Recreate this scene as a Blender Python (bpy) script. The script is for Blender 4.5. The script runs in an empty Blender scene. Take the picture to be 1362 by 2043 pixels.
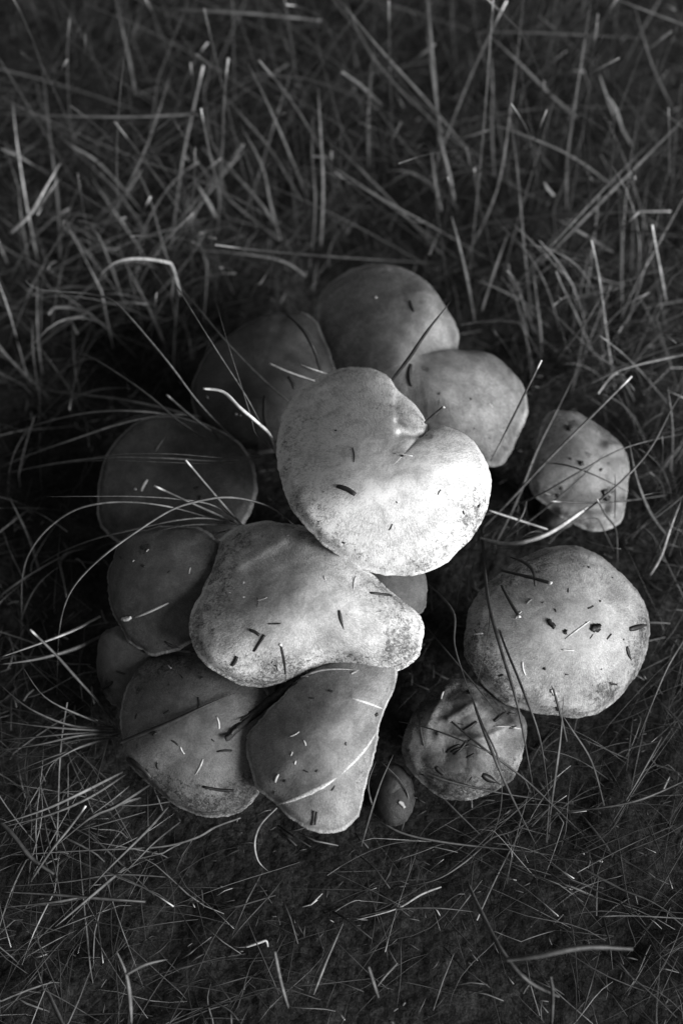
import bpy, bmesh, math, random
import numpy as np
from mathutils import Vector, Matrix, noise
from mathutils.bvhtree import BVHTree

# ------------------------------------------------------------------ camera, world, sun, exposure
scene = bpy.context.scene
C = scene.collection
R = math.radians
W_PX, H_PX = 1362.0, 2043.0
PITCH = 58.0
LENS, SENSOR = 50.0, 24.0
DIST = 0.62
CAM = Vector((0, -DIST * math.cos(R(PITCH)), 0.06 + DIST * math.sin(R(PITCH))))
FWD = Vector((0, math.cos(R(PITCH)), -math.sin(R(PITCH))))
RIGHT = Vector((1, 0, 0))
UP = Vector((0, math.sin(R(PITCH)), math.cos(R(PITCH))))
FPX = W_PX * LENS / SENSOR

cam_data = bpy.data.cameras.new('camera')
cam = bpy.data.objects.new('camera', cam_data)
C.objects.link(cam)
cam.location = CAM
cam.rotation_euler = (R(90 - PITCH), 0, 0)
cam_data.sensor_fit = 'HORIZONTAL'
cam_data.sensor_width = SENSOR
cam_data.lens = LENS
cam_data.clip_start = 0.01
cam_data.clip_end = 200
cam_data.dof.use_dof = True
cam_data.dof.focus_distance = 0.583
cam_data.dof.aperture_fstop = 5.6
scene.camera = cam

SUN_TO = Vector((0.76, -0.48, 0.36)).normalized()
SUN_EL = math.asin(SUN_TO.z)
SUN_AZ = math.atan2(SUN_TO.x, SUN_TO.y)
world = bpy.data.worlds.new('World')
scene.world = world
world.use_nodes = True
wn, wl = world.node_tree.nodes, world.node_tree.links
wn.clear()
sky = wn.new('ShaderNodeTexSky')
sky.sky_type = 'NISHITA'
sky.sun_disc = False
sky.sun_elevation = SUN_EL
sky.sun_rotation = SUN_AZ
bw = wn.new('ShaderNodeRGBToBW')          # a black-and-white photograph
bg = wn.new('ShaderNodeBackground')
bg.inputs['Strength'].default_value = 0.05
wo = wn.new('ShaderNodeOutputWorld')
wl.new(sky.outputs[0], bw.inputs[0])
wl.new(bw.outputs[0], bg.inputs['Color'])
wl.new(bg.outputs[0], wo.inputs['Surface'])

sd = bpy.data.lights.new('sun', 'SUN')
sd.energy = 5.0
sd.angle = R(28)
sd.color = (1, 1, 1)
sun = bpy.data.objects.new('sun', sd)
sun.rotation_euler = SUN_TO.to_track_quat('Z', 'Y').to_euler()
sun.location = (1, -1, 2)
C.objects.link(sun)

vs = scene.view_settings
vs.view_transform = 'Standard'
vs.look = 'None'
vs.exposure = 0.12
vs.gamma = 1.0
vs.use_curve_mapping = False
scene.cycles.use_denoising = True

# ------------------------------------------------------------------ helpers
rng = random.Random(7)

def ray(px, py):
    return (FWD + RIGHT * ((px - W_PX / 2) / FPX) + UP * ((H_PX / 2 - py) / FPX)).normalized()

def at(px, py, z):
    d = ray(px, py)
    return CAM + d * ((z - CAM.z) / d.z)

def project(p):
    v = p - CAM
    dz = v.dot(FWD)
    return (W_PX / 2 + FPX * v.dot(RIGHT) / dz, H_PX / 2 - FPX * v.dot(UP) / dz)

MPP = 0.60 / FPX              # metres per photo pixel near the focus plane

def ground_h(x, y):
    n = noise.noise(Vector((x * 7, y * 7, 1.3))) * 0.007
    n += noise.noise(Vector((x * 40, y * 40, 5.1))) * 0.0022
    n += noise.noise(Vector((x * 110, y * 110, 9.7))) * 0.0020
    return n - 0.002

def on_ground(px, py):
    p = at(px, py, 0)
    for _ in range(3):
        p = at(px, py, ground_h(p.x, p.y))
    return p

def tag(o, label=None, cat=None, group=None, kind=None):
    if label: o['label'] = label
    if cat: o['category'] = cat
    if group: o['group'] = group
    if kind: o['kind'] = kind
    return o

def empty(name, loc):
    o = bpy.data.objects.new(name, None)
    o.location = loc
    o.empty_display_size = 0.01
    C.objects.link(o)
    return o

def link_mesh(name, verts, faces, material, parent=None, origin=None, smooth=True, attrs=None):
    """One mesh object from world-space vertices; its origin is the parent's or the one given."""
    v = np.asarray([tuple(p) for p in verts], dtype=np.float64)
    base = parent_world(parent) if parent else (origin if origin is not None else Vector(v.mean(axis=0)))
    v = v - np.array(base)
    me = bpy.data.meshes.new(name)
    me.from_pydata(v.tolist(), [], faces)
    if smooth:
        me.polygons.foreach_set('use_smooth', [True] * len(me.polygons))
    for k, vals in (attrs or {}).items():
        vals = np.asarray(vals, dtype=np.float32)
        if vals.ndim == 1:
            a = me.attributes.new(k, 'FLOAT', 'POINT'); a.data.foreach_set('value', vals)
        else:
            a = me.attributes.new(k, 'FLOAT_VECTOR', 'POINT'); a.data.foreach_set('vector', vals.ravel())
    me.materials.append(material)
    me.update()
    o = bpy.data.objects.new(name, me)
    C.objects.link(o)
    if parent:
        o.parent = parent
    else:
        o.location = base
    return o

def parent_world(p):
    loc = Vector(p.location)
    while p.parent:
        p = p.parent
        loc = loc + Vector(p.location)
    return loc

def catmull(pts, per=6, closed=False):
    pts = [np.asarray(p, dtype=float) for p in pts]
    n = len(pts)
    out = []
    rngs = range(n) if closed else range(n - 1)
    for i in rngs:
        if closed:
            p0, p1, p2, p3 = pts[(i - 1) % n], pts[i], pts[(i + 1) % n], pts[(i + 2) % n]
        else:
            p0, p1, p2, p3 = pts[max(i - 1, 0)], pts[i], pts[i + 1], pts[min(i + 2, n - 1)]
        for k in range(per):
            t = k / per
            out.append(0.5 * ((2 * p1) + (-p0 + p2) * t + (2 * p0 - 5 * p1 + 4 * p2 - p3) * t * t + (-p0 + 3 * p1 - 3 * p2 + p3) * t ** 3))
    if not closed:
        out.append(pts[-1])
    return np.array(out)

def resample(pl, n, closed=False):
    pl = np.asarray(pl)
    if closed:
        pl = np.vstack([pl, pl[:1]])
    d = np.concatenate([[0], np.cumsum(np.linalg.norm(np.diff(pl, axis=0), axis=1))])
    s = np.linspace(0, d[-1], n + 1 if closed else n)
    if closed:
        s = s[:-1]
    return np.stack([np.interp(s, d, pl[:, k]) for k in range(pl.shape[1])], axis=1)

def seg_dist(P, line):
    """Distance of each row of P to a polyline, and where along it (0 to 1)."""
    best = np.full(len(P), 1e9); along = np.zeros(len(P))
    m = len(line) - 1
    for i in range(m):
        a, b = line[i], line[i + 1]
        ab = b - a
        t = np.clip(((P - a) @ ab) / max(ab @ ab, 1e-12), 0, 1)
        d = np.linalg.norm(P - (a + t[:, None] * ab), axis=1)
        k = d < best
        best[k] = d[k]; along[k] = (i + t[k]) / m
    return best, along

def smooth01(x, a, b):
    t = np.clip((x - a) / (b - a), 0, 1)
    return t * t * (3 - 2 * t)

# ------------------------------------------------------------------ materials
def new_mat(name):
    m = bpy.data.materials.new(name)
    m.use_nodes = True
    nt = m.node_tree
    b = nt.nodes['Principled BSDF']
    return m, nt, b

class NT:
    def __init__(s, nt): s.nt = nt
    def node(s, t, **kw):
        n = s.nt.nodes.new(t)
        for k, v in kw.items(): setattr(n, k, v)
        return n
    def put(s, sock, v):
        if isinstance(v, (int, float)): sock.default_value = v
        elif isinstance(v, tuple): sock.default_value = v
        else: s.nt.links.new(v, sock)
    def math(s, op, a, b=0.0, c=None, clamp=False):
        n = s.node('ShaderNodeMath', operation=op, use_clamp=clamp)
        s.put(n.inputs[0], a); s.put(n.inputs[1], b)
        if c is not None: s.put(n.inputs[2], c)
        return n.outputs[0]
    def noise(s, vec, scale, detail=3, rough=0.55, dist=0.0):
        n = s.node('ShaderNodeTexNoise')
        s.put(n.inputs['Vector'], vec)
        n.inputs['Scale'].default_value = scale
        n.inputs['Detail'].default_value = detail
        n.inputs['Roughness'].default_value = rough
        n.inputs['Distortion'].default_value = dist
        return n.outputs['Fac']
    def rng(s, v, a, b, c, d, smooth=True):
        n = s.node('ShaderNodeMapRange', interpolation_type='SMOOTHSTEP' if smooth else 'LINEAR')
        s.put(n.inputs['Value'], v)
        for k, x in zip(('From Min', 'From Max', 'To Min', 'To Max'), (a, b, c, d)): s.put(n.inputs[k], x)
        return n.outputs[0]
    def attr(s, name, vec=False):
        n = s.node('ShaderNodeAttribute', attribute_name=name)
        return n.outputs['Vector' if vec else 'Fac']
    def grey(s, v):
        n = s.node('ShaderNodeCombineColor')
        for i in range(3): s.put(n.inputs[i], v)
        return n.outputs[0]

def cap_material(name, albedo, mottle=0.25, fleck=0.5, rim=1.5, lump=0.0):
    m, nt, b = new_mat(name)
    g = NT(nt)
    oc = g.node('ShaderNodeTexCoord').outputs['Object']
    rad = g.attr('radial', True)
    t = g.attr('reach')
    dirt = g.attr('dirt')
    big = g.noise(oc, 38, 4, 0.6, 0.4)
    mid = g.noise(oc, 150, 4, 0.65, 0.3)
    grain = g.noise(oc, 1500, 2, 0.7)
    fib = g.noise(rad, 55, 3, 0.65, 0.6)         # short radial fibrils
    fib2 = g.noise(rad, 120, 3, 0.7, 0.3)
    near = g.rng(t, 0.1, 0.6, 0.0, 1.0)          # they fade out towards the middle of the cap
    fib = g.math('ADD', 0.5, g.math('MULTIPLY', g.math('SUBTRACT', fib, 0.5), near))
    fib2 = g.math('ADD', 0.5, g.math('MULTIPLY', g.math('SUBTRACT', fib2, 0.5), near))
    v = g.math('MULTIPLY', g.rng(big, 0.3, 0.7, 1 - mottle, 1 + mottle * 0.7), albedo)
    v = g.math('MULTIPLY', v, g.rng(mid, 0.3, 0.7, 0.74, 1.2))
    v = g.math('MULTIPLY', v, g.rng(fib, 0.3, 0.7, 0.78, 1.18))
    v = g.math('MULTIPLY', v, g.rng(fib2, 0.3, 0.7, 0.76, 1.18))
    v = g.math('MULTIPLY', v, g.rng(grain, 0.25, 0.75, 0.78, 1.18))
    # dark fleck marks: more of them where dirt gathers and towards the margin
    edge = g.rng(t, 0.42, 0.96, -0.05, 0.17 * fleck)
    edge = g.math('MULTIPLY', edge, g.rng(g.noise(oc, 55, 3, 0.6), 0.38, 0.62, 0.25, 1.1))
    thr = g.math('ADD', g.math('MULTIPLY', dirt, 0.19), edge)
    fl = g.noise(oc, 330, 5, 0.7, 0.9)
    fl = g.math('ADD', g.math('MULTIPLY', fl, 0.62), g.math('MULTIPLY', g.noise(rad, 90, 4, 0.7, 0.8), 0.38))
    fl = g.math('ADD', fl, thr)
    mask = g.rng(fl, 0.575, 0.70, 0.0, 1.0)
    fn = g.noise(oc, 900, 2, 0.6)
    mask2 = g.rng(g.math('ADD', fn, g.math('MULTIPLY', fleck, 0.04)), 0.765, 0.80, 0.0, 0.8)
    mask = g.math('MULTIPLY', mask, g.rng(g.noise(oc, 620, 4, 0.75, 1.2), 0.36, 0.6, 0.15, 1.0))
    dark = g.math('MAXIMUM', mask, mask2)
    v = g.math('MULTIPLY', v, g.rng(dark, 0, 1, 1.0, 0.16, False))
    pale = g.rng(t, 0.955, 0.978, 1.0, rim)
    v = g.math('MULTIPLY', v, pale)
    v = g.math('MINIMUM', v, 0.86)
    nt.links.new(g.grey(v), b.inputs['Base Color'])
    b.inputs['Roughness'].default_value = 0.5
    b.inputs['Specular IOR Level'].default_value = 0.32
    b.inputs['Subsurface Weight'].default_value = 0.0
    h = g.math('ADD', g.math('MULTIPLY', fib, 0.5), g.math('MULTIPLY', mid, 0.5 + lump))
    h = g.math('ADD', h, g.math('MULTIPLY', grain, 0.08))
    h = g.math('SUBTRACT', h, g.math('MULTIPLY', dark, 0.25))
    bp = g.node('ShaderNodeBump')
    bp.inputs['Strength'].default_value = 0.4
    bp.inputs['Distance'].default_value = 0.0014
    nt.links.new(h, bp.inputs['Height'])
    nt.links.new(bp.outputs[0], b.inputs['Normal'])
    return m

def plain_fibre(name, albedo, scale=300, spec=0.2, rough=0.8):
    m, nt, b = new_mat(name)
    g = NT(nt)
    oc = g.node('ShaderNodeTexCoord').outputs['Object']
    n = g.noise(oc, scale, 4, 0.65, 0.5)
    v = g.math('MULTIPLY', g.rng(n, 0.3, 0.7, 0.6, 1.35), albedo)
    nt.links.new(g.grey(v), b.inputs['Base Color'])
    b.inputs['Roughness'].default_value = rough
    b.inputs['Specular IOR Level'].default_value = spec
    bp = g.node('ShaderNodeBump')
    bp.inputs['Strength'].default_value = 0.5
    bp.inputs['Distance'].default_value = 0.0008
    nt.links.new(n, bp.inputs['Height'])
    nt.links.new(bp.outputs[0], b.inputs['Normal'])
    return m

def blade_material():
    m, nt, b = new_mat('grass_blade')
    g = NT(nt)
    oc = g.node('ShaderNodeTexCoord').outputs['Object']
    tone = g.attr('tone')
    side = g.attr('across')
    along = g.attr('along')
    n = g.noise(oc, 420, 3, 0.6)
    n2 = g.noise(oc, 90, 3, 0.6)
    vein = g.math('SINE', g.math('MULTIPLY', side, 14.0))
    v = g.math('MULTIPLY', tone, g.rng(n, 0.3, 0.7, 0.75, 1.25))
    v = g.math('MULTIPLY', v, g.rng(n2, 0.3, 0.7, 0.7, 1.3))
    v = g.math('MULTIPLY', v, g.rng(vein, -1, 1, 0.82, 1.12))
    v = g.math('MINIMUM', v, 0.85)
    nt.links.new(g.grey(v), b.inputs['Base Color'])
    b.inputs['Roughness'].default_value = 0.5
    b.inputs['Specular IOR Level'].default_value = 0.35
    return m

def soil_material():
    m, nt, b = new_mat('soil')
    g = NT(nt)
    oc = g.node('ShaderNodeTexCoord').outputs['Object']
    a = g.noise(oc, 28, 5, 0.6, 0.3)
    c = g.noise(oc, 260, 5, 0.7, 0.6)
    d = g.noise(oc, 1100, 3, 0.7)
    v = g.math('MULTIPLY', g.rng(a, 0.3, 0.7, 0.014, 0.030), g.rng(c, 0.3, 0.7, 0.5, 1.6))
    v = g.math('MULTIPLY', v, g.rng(d, 0.3, 0.75, 0.55, 1.7))
    spark = g.rng(g.noise(oc, 700, 2, 0.6), 0.73, 0.77, 0.0, 0.10)
    v = g.math('ADD', v, spark)
    nt.links.new(g.grey(v), b.inputs['Base Color'])
    b.inputs['Roughness'].default_value = 0.95
    b.inputs['Specular IOR Level'].default_value = 0.1
    clod = g.node('ShaderNodeTexVoronoi'); nt.links.new(oc, clod.inputs['Vector']); clod.inputs['Scale'].default_value = 240
    h = g.math('ADD', g.math('MULTIPLY', c, 1.0), g.math('MULTIPLY', d, 0.25))
    h = g.math('SUBTRACT', h, g.math('MULTIPLY', clod.outputs['Distance'], 0.9))
    bp = g.node('ShaderNodeBump')
    bp.inputs['Strength'].default_value = 0.6
    bp.inputs['Distance'].default_value = 0.002
    nt.links.new(h, bp.inputs['Height'])
    nt.links.new(bp.outputs[0], b.inputs['Normal'])
    return m

M_BLADE = blade_material()
M_SOIL = soil_material()
M_GILL = plain_fibre('gill_flesh', 0.22, 400)
M_STEM = plain_fibre('stem_flesh', 0.16, 160)
M_BARK = plain_fibre('bark', 0.05, 500)
M_SCRATCH = plain_fibre('bared_flesh', 0.62, 900, rough=0.6)

# ------------------------------------------------------------------ ground
def build_ground():
    inner = np.linspace(-0.48, 0.48, 241)
    grow = []
    x, st = 0.48, 0.006
    while x < 60:
        st *= 1.35
        x += st
        grow.append(x)
    ax = np.concatenate([-np.array(grow[::-1]), inner, np.array(grow)])
    n = len(ax)
    verts = [(x, y + 0.1, ground_h(x, y + 0.1)) for y in ax for x in ax]
    faces = [(j * n + i, j * n + i + 1, (j + 1) * n + i + 1, (j + 1) * n + i) for j in range(n - 1) for i in range(n - 1)]
    o = link_mesh('ground', verts, faces, M_SOIL, origin=Vector((0, 0, 0)))
    tag(o, 'dark bare soil under the mushrooms and grass', None, None, 'structure')
build_ground()

# ------------------------------------------------------------------ mushrooms
CAPS = {}          # key -> dict(outline px, bvh, words)
CLUSTER = on_ground(610, 1170)

def cap(key, label, words, z, tilt, outline, centre=None, dome=0.28, power=2.3, albedo=0.4, mottle=0.25, fleck=0.5, rim=1.5,
        waves=0.0014, lumps=0.0, dent=0.0, features=(), dirt=(), pull=0.5, stem_r=0.011, group=None, edge_rough=0.0004, skirt=0.07):
    """A mushroom: cap with its margin traced on a tilted plane, gills below it and a stem down to the soil."""
    fine = catmull(outline, 10, True)
    cx, cy = centre or tuple(np.mean(resample(fine, 200, True), axis=0))
    c3 = at(cx, cy, z)
    n = (-FWD + RIGHT * tilt[0] + UP * tilt[1]).normalized()
    eu = (RIGHT - n * RIGHT.dot(n)).normalized()
    ev = n.cross(eu)
    def plane(px, py):
        d = ray(px, py)
        p = CAM + d * ((c3 - CAM).dot(n) / d.dot(n)) - c3
        return np.array((p.dot(eu), p.dot(ev)))
    NS, NR = 224, 60
    rim2 = resample(np.array([plane(*p) for p in fine]), NS, True)
    if rim2[:, 0] @ np.roll(rim2[:, 1], -1) - rim2[:, 1] @ np.roll(rim2[:, 0], -1) < 0:
        rim2 = rim2[::-1].copy()
    seed = sum(ord(ch) for ch in key)
    rad0 = float(np.mean(np.linalg.norm(rim2, axis=1)))
    feats = [(kind, np.array([plane(*q) for q in line]), width, amount) for kind, line, width, amount in features]
    def heights(P, Tt):
        h = dome * rad0 * (1 - Tt ** power) - skirt * rad0 * smooth01(Tt, 0.86, 1.0) ** 2
        h = h - dent * np.exp(-(Tt / 0.3) ** 2)
        for i, (p, t) in enumerate(zip(P, Tt)):
            h[i] += noise.noise(Vector((p[0] * 22, p[1] * 22, seed * 0.37))) * waves * (0.4 + 1.6 * t)
            h[i] += noise.noise(Vector((p[0] * 75, p[1] * 75, seed))) * waves * 0.3
            if t > 0.75:
                h[i] += noise.noise(Vector((p[0] * 260, p[1] * 260, seed))) * 0.0006 * (t - 0.75) * 4
            if lumps:
                h[i] += lumps * (noise.noise(Vector((p[0] * 60, p[1] * 60, seed + 9))) + 0.6 * abs(noise.noise(Vector((p[0] * 110, p[1] * 110, seed + 2)))))
        for kind, L, width, amount in feats:
            if kind == 'bend':      # the cap curls down beyond a line: start, point it heads for; amount = slope
                dr = (L[1] - L[0]) / np.linalg.norm(L[1] - L[0])
                h = h - amount * (np.sqrt(np.maximum(0, (P - L[0]) @ dr) ** 2 + 0.014 ** 2) - 0.014)
            else:
                d, _al = seg_dist(P, L)
                h = h + amount * np.exp(-(d / (width * MPP)) ** 2)
        return h
    ex, ey, ez = np.array(eu), np.array(ev), np.array(n)
    # let the margin itself, with its droop, follow the outline
    want = [plane_px for plane_px in [project(c3 + eu * float(a) + ev * float(b)) for a, b in rim2]]
    for _ in range(4):
        hr = heights(rim2, np.ones(NS))
        for i in range(NS):
            q = project(Vector(np.array(c3) + rim2[i, 0] * ex + rim2[i, 1] * ey + hr[i] * ez))
            rim2[i] += (plane(*want[i]) - plane(*q)) * 0.9
    smooth_rim = rim2.copy()
    for i in range(NS):      # small ragged nicks of the margin
        q = Vector((rim2[i, 0] * 160, rim2[i, 1] * 160, seed))
        q2 = Vector((rim2[i, 0] * 620, rim2[i, 1] * 620, seed + 3))
        k = noise.noise(q) * edge_rough * 1.4 + noise.noise(q2) * edge_rough
        rim2[i] *= 1 + k / max(np.linalg.norm(rim2[i]), 1e-4)
    ts = np.linspace(0, 1, NR + 1)[1:] ** 0.85
    P2 = np.concatenate([np.zeros((1, 2))] + [smooth_rim * t + (rim2 - smooth_rim) * float(smooth01(t, 0.9, 1.0)) for t in ts])
    T = np.concatenate([[0.0]] + [np.full(NS, t) for t in ts])
    h = heights(P2, T)
    dv = np.zeros(len(P2))
    for (dx, dy, dr, amt) in dirt:
        d = np.linalg.norm(P2 - plane(dx, dy), axis=1)
        dv = np.maximum(dv, amt * np.exp(-(d / (dr * MPP)) ** 2))
    V = np.array(c3) + P2[:, :1] * ex + P2[:, 1:] * ey + h[:, None] * ez
    ang = np.arange(NS) / NS * 2 * math.pi
    circ = np.stack([np.cos(ang), np.sin(ang)], axis=1)
    RADIAL = np.concatenate([np.zeros((1, 3))] + [np.column_stack([circ, np.full(NS, t * 0.55)]) for t in ts])
    # the margin turns under: two more rings
    r_last = V[-NS:]
    th = 0.0016 + 0.010 * rad0
    rings = []
    for inset, drop in ((0.004, 0.55), (0.03, 1.0)):
        rr = np.array(c3) + (rim2 * (1 - inset))[:, :1] * ex + (rim2 * (1 - inset))[:, 1:] * ey + (h[-NS:] - th * drop)[:, None] * ez
        rings.append(rr)
    V = np.vstack([V] + rings)
    extra = 2 * NS
    RADIAL = np.vstack([RADIAL, RADIAL[-NS:], RADIAL[-NS:]])
    T = np.concatenate([T, np.ones(extra)])
    dv = np.concatenate([dv, np.zeros(extra)])
    faces = [(0, 1 + i, 1 + (i + 1) % NS) for i in range(NS)]
    for j in range(NR + 1):
        a, b_ = 1 + j * NS, 1 + (j + 1) * NS
        faces += [(a + i, b_ + i, b_ + (i + 1) % NS, a + (i + 1) % NS) for i in range(NS)]
    # stem foot on the soil
    fx = c3.x + (CLUSTER.x - c3.x) * pull
    fy = c3.y + (CLUSTER.y - c3.y) * pull
    foot = Vector((fx, fy, ground_h(fx, fy)))
    root = empty('mushroom', foot)
    tag(root, label, 'mushroom', group)
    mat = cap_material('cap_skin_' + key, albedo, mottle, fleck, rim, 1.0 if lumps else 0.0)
    co = link_mesh('cap', V, faces, mat, root, attrs={'radial': RADIAL, 'reach': T, 'dirt': dv})
    # gills: pleated sheet from the margin in to the stem
    GR = 7
    gv, gf = [], []
    for j in range(GR):
        s = 0.965 - 0.80 * j / (GR - 1)
        f_ = float(np.interp(s, ts, np.arange(NR)))
        k0 = int(f_); k1 = min(k0 + 1, NR - 1)
        lev = h[1 + k0 * NS:1 + (k0 + 1) * NS] * (1 - (f_ - k0)) + h[1 + k1 * NS:1 + (k1 + 1) * NS] * (f_ - k0)
        lev = lev - th - 0.0015 - (0.003 + 0.05 * rad0) * (1 - smooth01(s, 0.55, 0.965))
        pleat = np.where(np.arange(NS) % 2 == 0, 0.0, -0.0024) * (1 if j > 0 else 0)
        q = np.array(c3) + (rim2 * s)[:, :1] * ex + (rim2 * s)[:, 1:] * ey + (lev + pleat)[:, None] * ez
        gv.append(q)
    for j in range(GR - 1):
        gf += [(j * NS + i, j * NS + (i + 1) % NS, (j + 1) * NS + (i + 1) % NS, (j + 1) * NS + i) for i in range(NS)]
    link_mesh('gills', np.vstack(gv), gf, M_GILL, root, smooth=False)
    # stem
    core = h[T[:len(h)] < 0.42]
    topc = np.array(c3) + ez * (float(core.min()) - th - 0.004 - 0.03 * rad0)
    f = np.array(foot) - np.array((0, 0, 0.012))
    reach = np.linalg.norm(topc - f)
    ctrl = [topc, topc - ez * reach * 0.35, f + np.array((0, 0, reach * 0.3)), f]
    sv, sf = [], []
    SR, SS = 14, 20
    for j in range(SR):
        t = j / (SR - 1)
        p = (1 - t) ** 3 * ctrl[0] + 3 * (1 - t) ** 2 * t * ctrl[1] + 3 * (1 - t) * t * t * ctrl[2] + t ** 3 * ctrl[3]
        dd = 3 * (1 - t) ** 2 * (ctrl[1] - ctrl[0]) + 6 * (1 - t) * t * (ctrl[2] - ctrl[1]) + 3 * t * t * (ctrl[3] - ctrl[2])
        q = Vector(dd).to_track_quat('Z', 'Y').to_matrix()
        r = stem_r * (1.25 - 0.5 * t + 0.25 * t * t)
        for i in range(SS):
            a = 2 * math.pi * i / SS
            rr = r * (1 + 0.08 * noise.noise(Vector((math.cos(a) * 2, math.sin(a) * 2, t * 4 + seed))))
            sv.append(Vector(p) + q @ Vector((math.cos(a) * rr, math.sin(a) * rr, 0)))
    for j in range(SR - 1):
        sf += [(j * SS + i, j * SS + (i + 1) % SS, (j + 1) * SS + (i + 1) % SS, (j + 1) * SS + i) for i in range(SS)]
    sf.append(tuple(range(SS))[::-1]); sf.append(tuple((SR - 1) * SS + i for i in range(SS)))
    link_mesh('stem', sv, sf, M_STEM, root)
    CAPS[key] = dict(px=np.array(fine), bvh=BVHTree.FromPolygons([tuple(p) for p in V], faces), words=words, root=root, cap=co)
    return root

cap('notch', 'large pale kidney-shaped mushroom with a deep folded notch in its cap, topmost of the clump', 'the pale notched cap', 0.103, (0.06, 0.10),
    [(552, 905), (558, 845), (582, 797), (614, 763), (660, 740), (712, 731), (750, 738), (776, 754), (792, 776), (818, 797), (838, 820), (849, 840), (852, 854), (853, 864), (860, 855), (876, 850),
     (898, 853), (925, 866), (950, 888), (970, 918), (980, 952), (976, 1000), (956, 1050), (922, 1094), (880, 1130), (832, 1147), (782, 1149),
     (732, 1139), (690, 1120), (650, 1092), (612, 1056), (582, 1015), (562, 965)],
    centre=(778, 935), dome=0.3, albedo=0.82, mottle=0.12, fleck=0.6, rim=1.12, dent=0.002, stem_r=0.014, pull=0.75,
    features=[('bend', [(785, 985), (725, 840)], 1, 0.98), ('line', [(852, 868), (828, 868), (800, 862)], 6, -0.0026), ('line', [(842, 850), (826, 826), (806, 806)], 13, 0.0014),
              ('line', [(836, 862), (812, 850), (796, 834)], 5, -0.0012)],
    dirt=[(945, 1045, 45, 0.7), (775, 815, 35, 0.45), (800, 915, 30, 0.35), (620, 1060, 60, 0.3), (880, 1115, 40, 0.35)], power=2.0, skirt=0.08)

cap('waist', 'broad waisted mushroom cap with speckled lower rim tucked under the notched one', 'the broad waisted cap', 0.078, (0.02, 0.08),
    [(472, 1051), (440, 1075), (424, 1107), (417, 1148), (397, 1190), (379, 1231), (378, 1267), (396, 1313), (428, 1340), (463, 1360), (499, 1371), (530, 1372),
     (561, 1362), (597, 1348), (633, 1336), (668, 1331), (715, 1335), (751, 1344), (782, 1344), (813, 1331), (836, 1305), (845, 1267), (841, 1236), (828, 1218),
     (802, 1198), (775, 1175), (735, 1140), (690, 1095), (620, 1055), (550, 1040), (510, 1042)],
    centre=(610, 1200), dome=0.34, albedo=0.6, mottle=0.22, fleck=0.9, rim=1.5, stem_r=0.013, pull=0.6, waves=0.002,
    features=[('bend', [(650, 1225), (590, 1120)], 1, 0.8), ('line', [(560, 1075), (475, 1125)], 12, 0.001)],
    dirt=[(800, 1305, 45, 1.0), (720, 1315, 35, 0.6), (560, 1345, 60, 0.65), (480, 1340, 50, 0.5), (760, 1215, 40, 0.4), (430, 1190, 40, 0.35)], power=2.0, skirt=0.1)

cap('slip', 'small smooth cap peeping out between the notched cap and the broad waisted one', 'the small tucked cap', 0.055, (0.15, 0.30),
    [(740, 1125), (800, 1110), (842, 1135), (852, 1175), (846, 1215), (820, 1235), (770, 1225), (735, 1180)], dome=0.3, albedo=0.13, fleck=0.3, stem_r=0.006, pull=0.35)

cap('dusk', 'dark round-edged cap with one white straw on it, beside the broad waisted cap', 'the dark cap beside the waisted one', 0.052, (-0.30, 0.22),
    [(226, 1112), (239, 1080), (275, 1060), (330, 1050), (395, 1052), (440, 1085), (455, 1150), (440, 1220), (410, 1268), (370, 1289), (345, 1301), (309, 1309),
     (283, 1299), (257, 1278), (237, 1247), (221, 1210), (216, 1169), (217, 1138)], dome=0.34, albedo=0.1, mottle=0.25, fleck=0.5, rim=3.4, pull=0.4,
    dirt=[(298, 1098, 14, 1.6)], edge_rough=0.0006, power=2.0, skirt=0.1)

cap('low', 'wide greyish cap with a dark straw lying across it and a mottled lower margin', 'the wide mottled cap', 0.040, (-0.10, 0.12),
    [(283, 1318), (257, 1359), (244, 1400), (239, 1431), (244, 1472), (250, 1508), (268, 1539), (304, 1570), (340, 1601), (376, 1621), (417, 1633), (458, 1629),
     (495, 1610), (535, 1550), (552, 1470), (545, 1395), (500, 1340), (440, 1312), (370, 1302), (320, 1303)], centre=(405, 1460), dome=0.38, albedo=0.19, mottle=0.25, fleck=0.9, rim=1.9, pull=0.45,
    dirt=[(420, 1600, 60, 0.75), (470, 1590, 40, 0.7), (350, 1570, 50, 0.5), (300, 1350, 50, 0.3)], power=2.0,
    features=[('bend', [(410, 1460), (370, 1370)], 1, 0.62)], skirt=0.12)

cap('tongue', 'tongue-shaped grey cap with two pale scratches across it', 'the scratched tongue-shaped cap', 0.056, (0.0, 0.30),
    [(792, 1349), (786, 1375), (768, 1416), (755, 1457), (751, 1498), (738, 1539), (727, 1580), (720, 1616), (710, 1637), (684, 1657), (653, 1664), (622, 1658),
     (581, 1637), (550, 1606), (514, 1575), (501, 1539), (491, 1498), (493, 1467), (509, 1447), (540, 1411), (571, 1380), (615, 1335), (690, 1300), (760, 1296), (788, 1318)],
    centre=(635, 1490), dome=0.34, albedo=0.26, mottle=0.2, fleck=0.4, rim=1.8, pull=0.5,
    features=[('bend', [(660, 1500), (560, 1470)], 1, 0.3), ('line', [(550, 1606), (640, 1572), (705, 1520), (752, 1462)], 10, 0.0004), ('line', [(705, 1395), (765, 1412)], 9, 0.0007), ('line', [(735, 1600), (760, 1480), (790, 1390)], 40, -0.004)], power=2.0, skirt=0.1)

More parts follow.
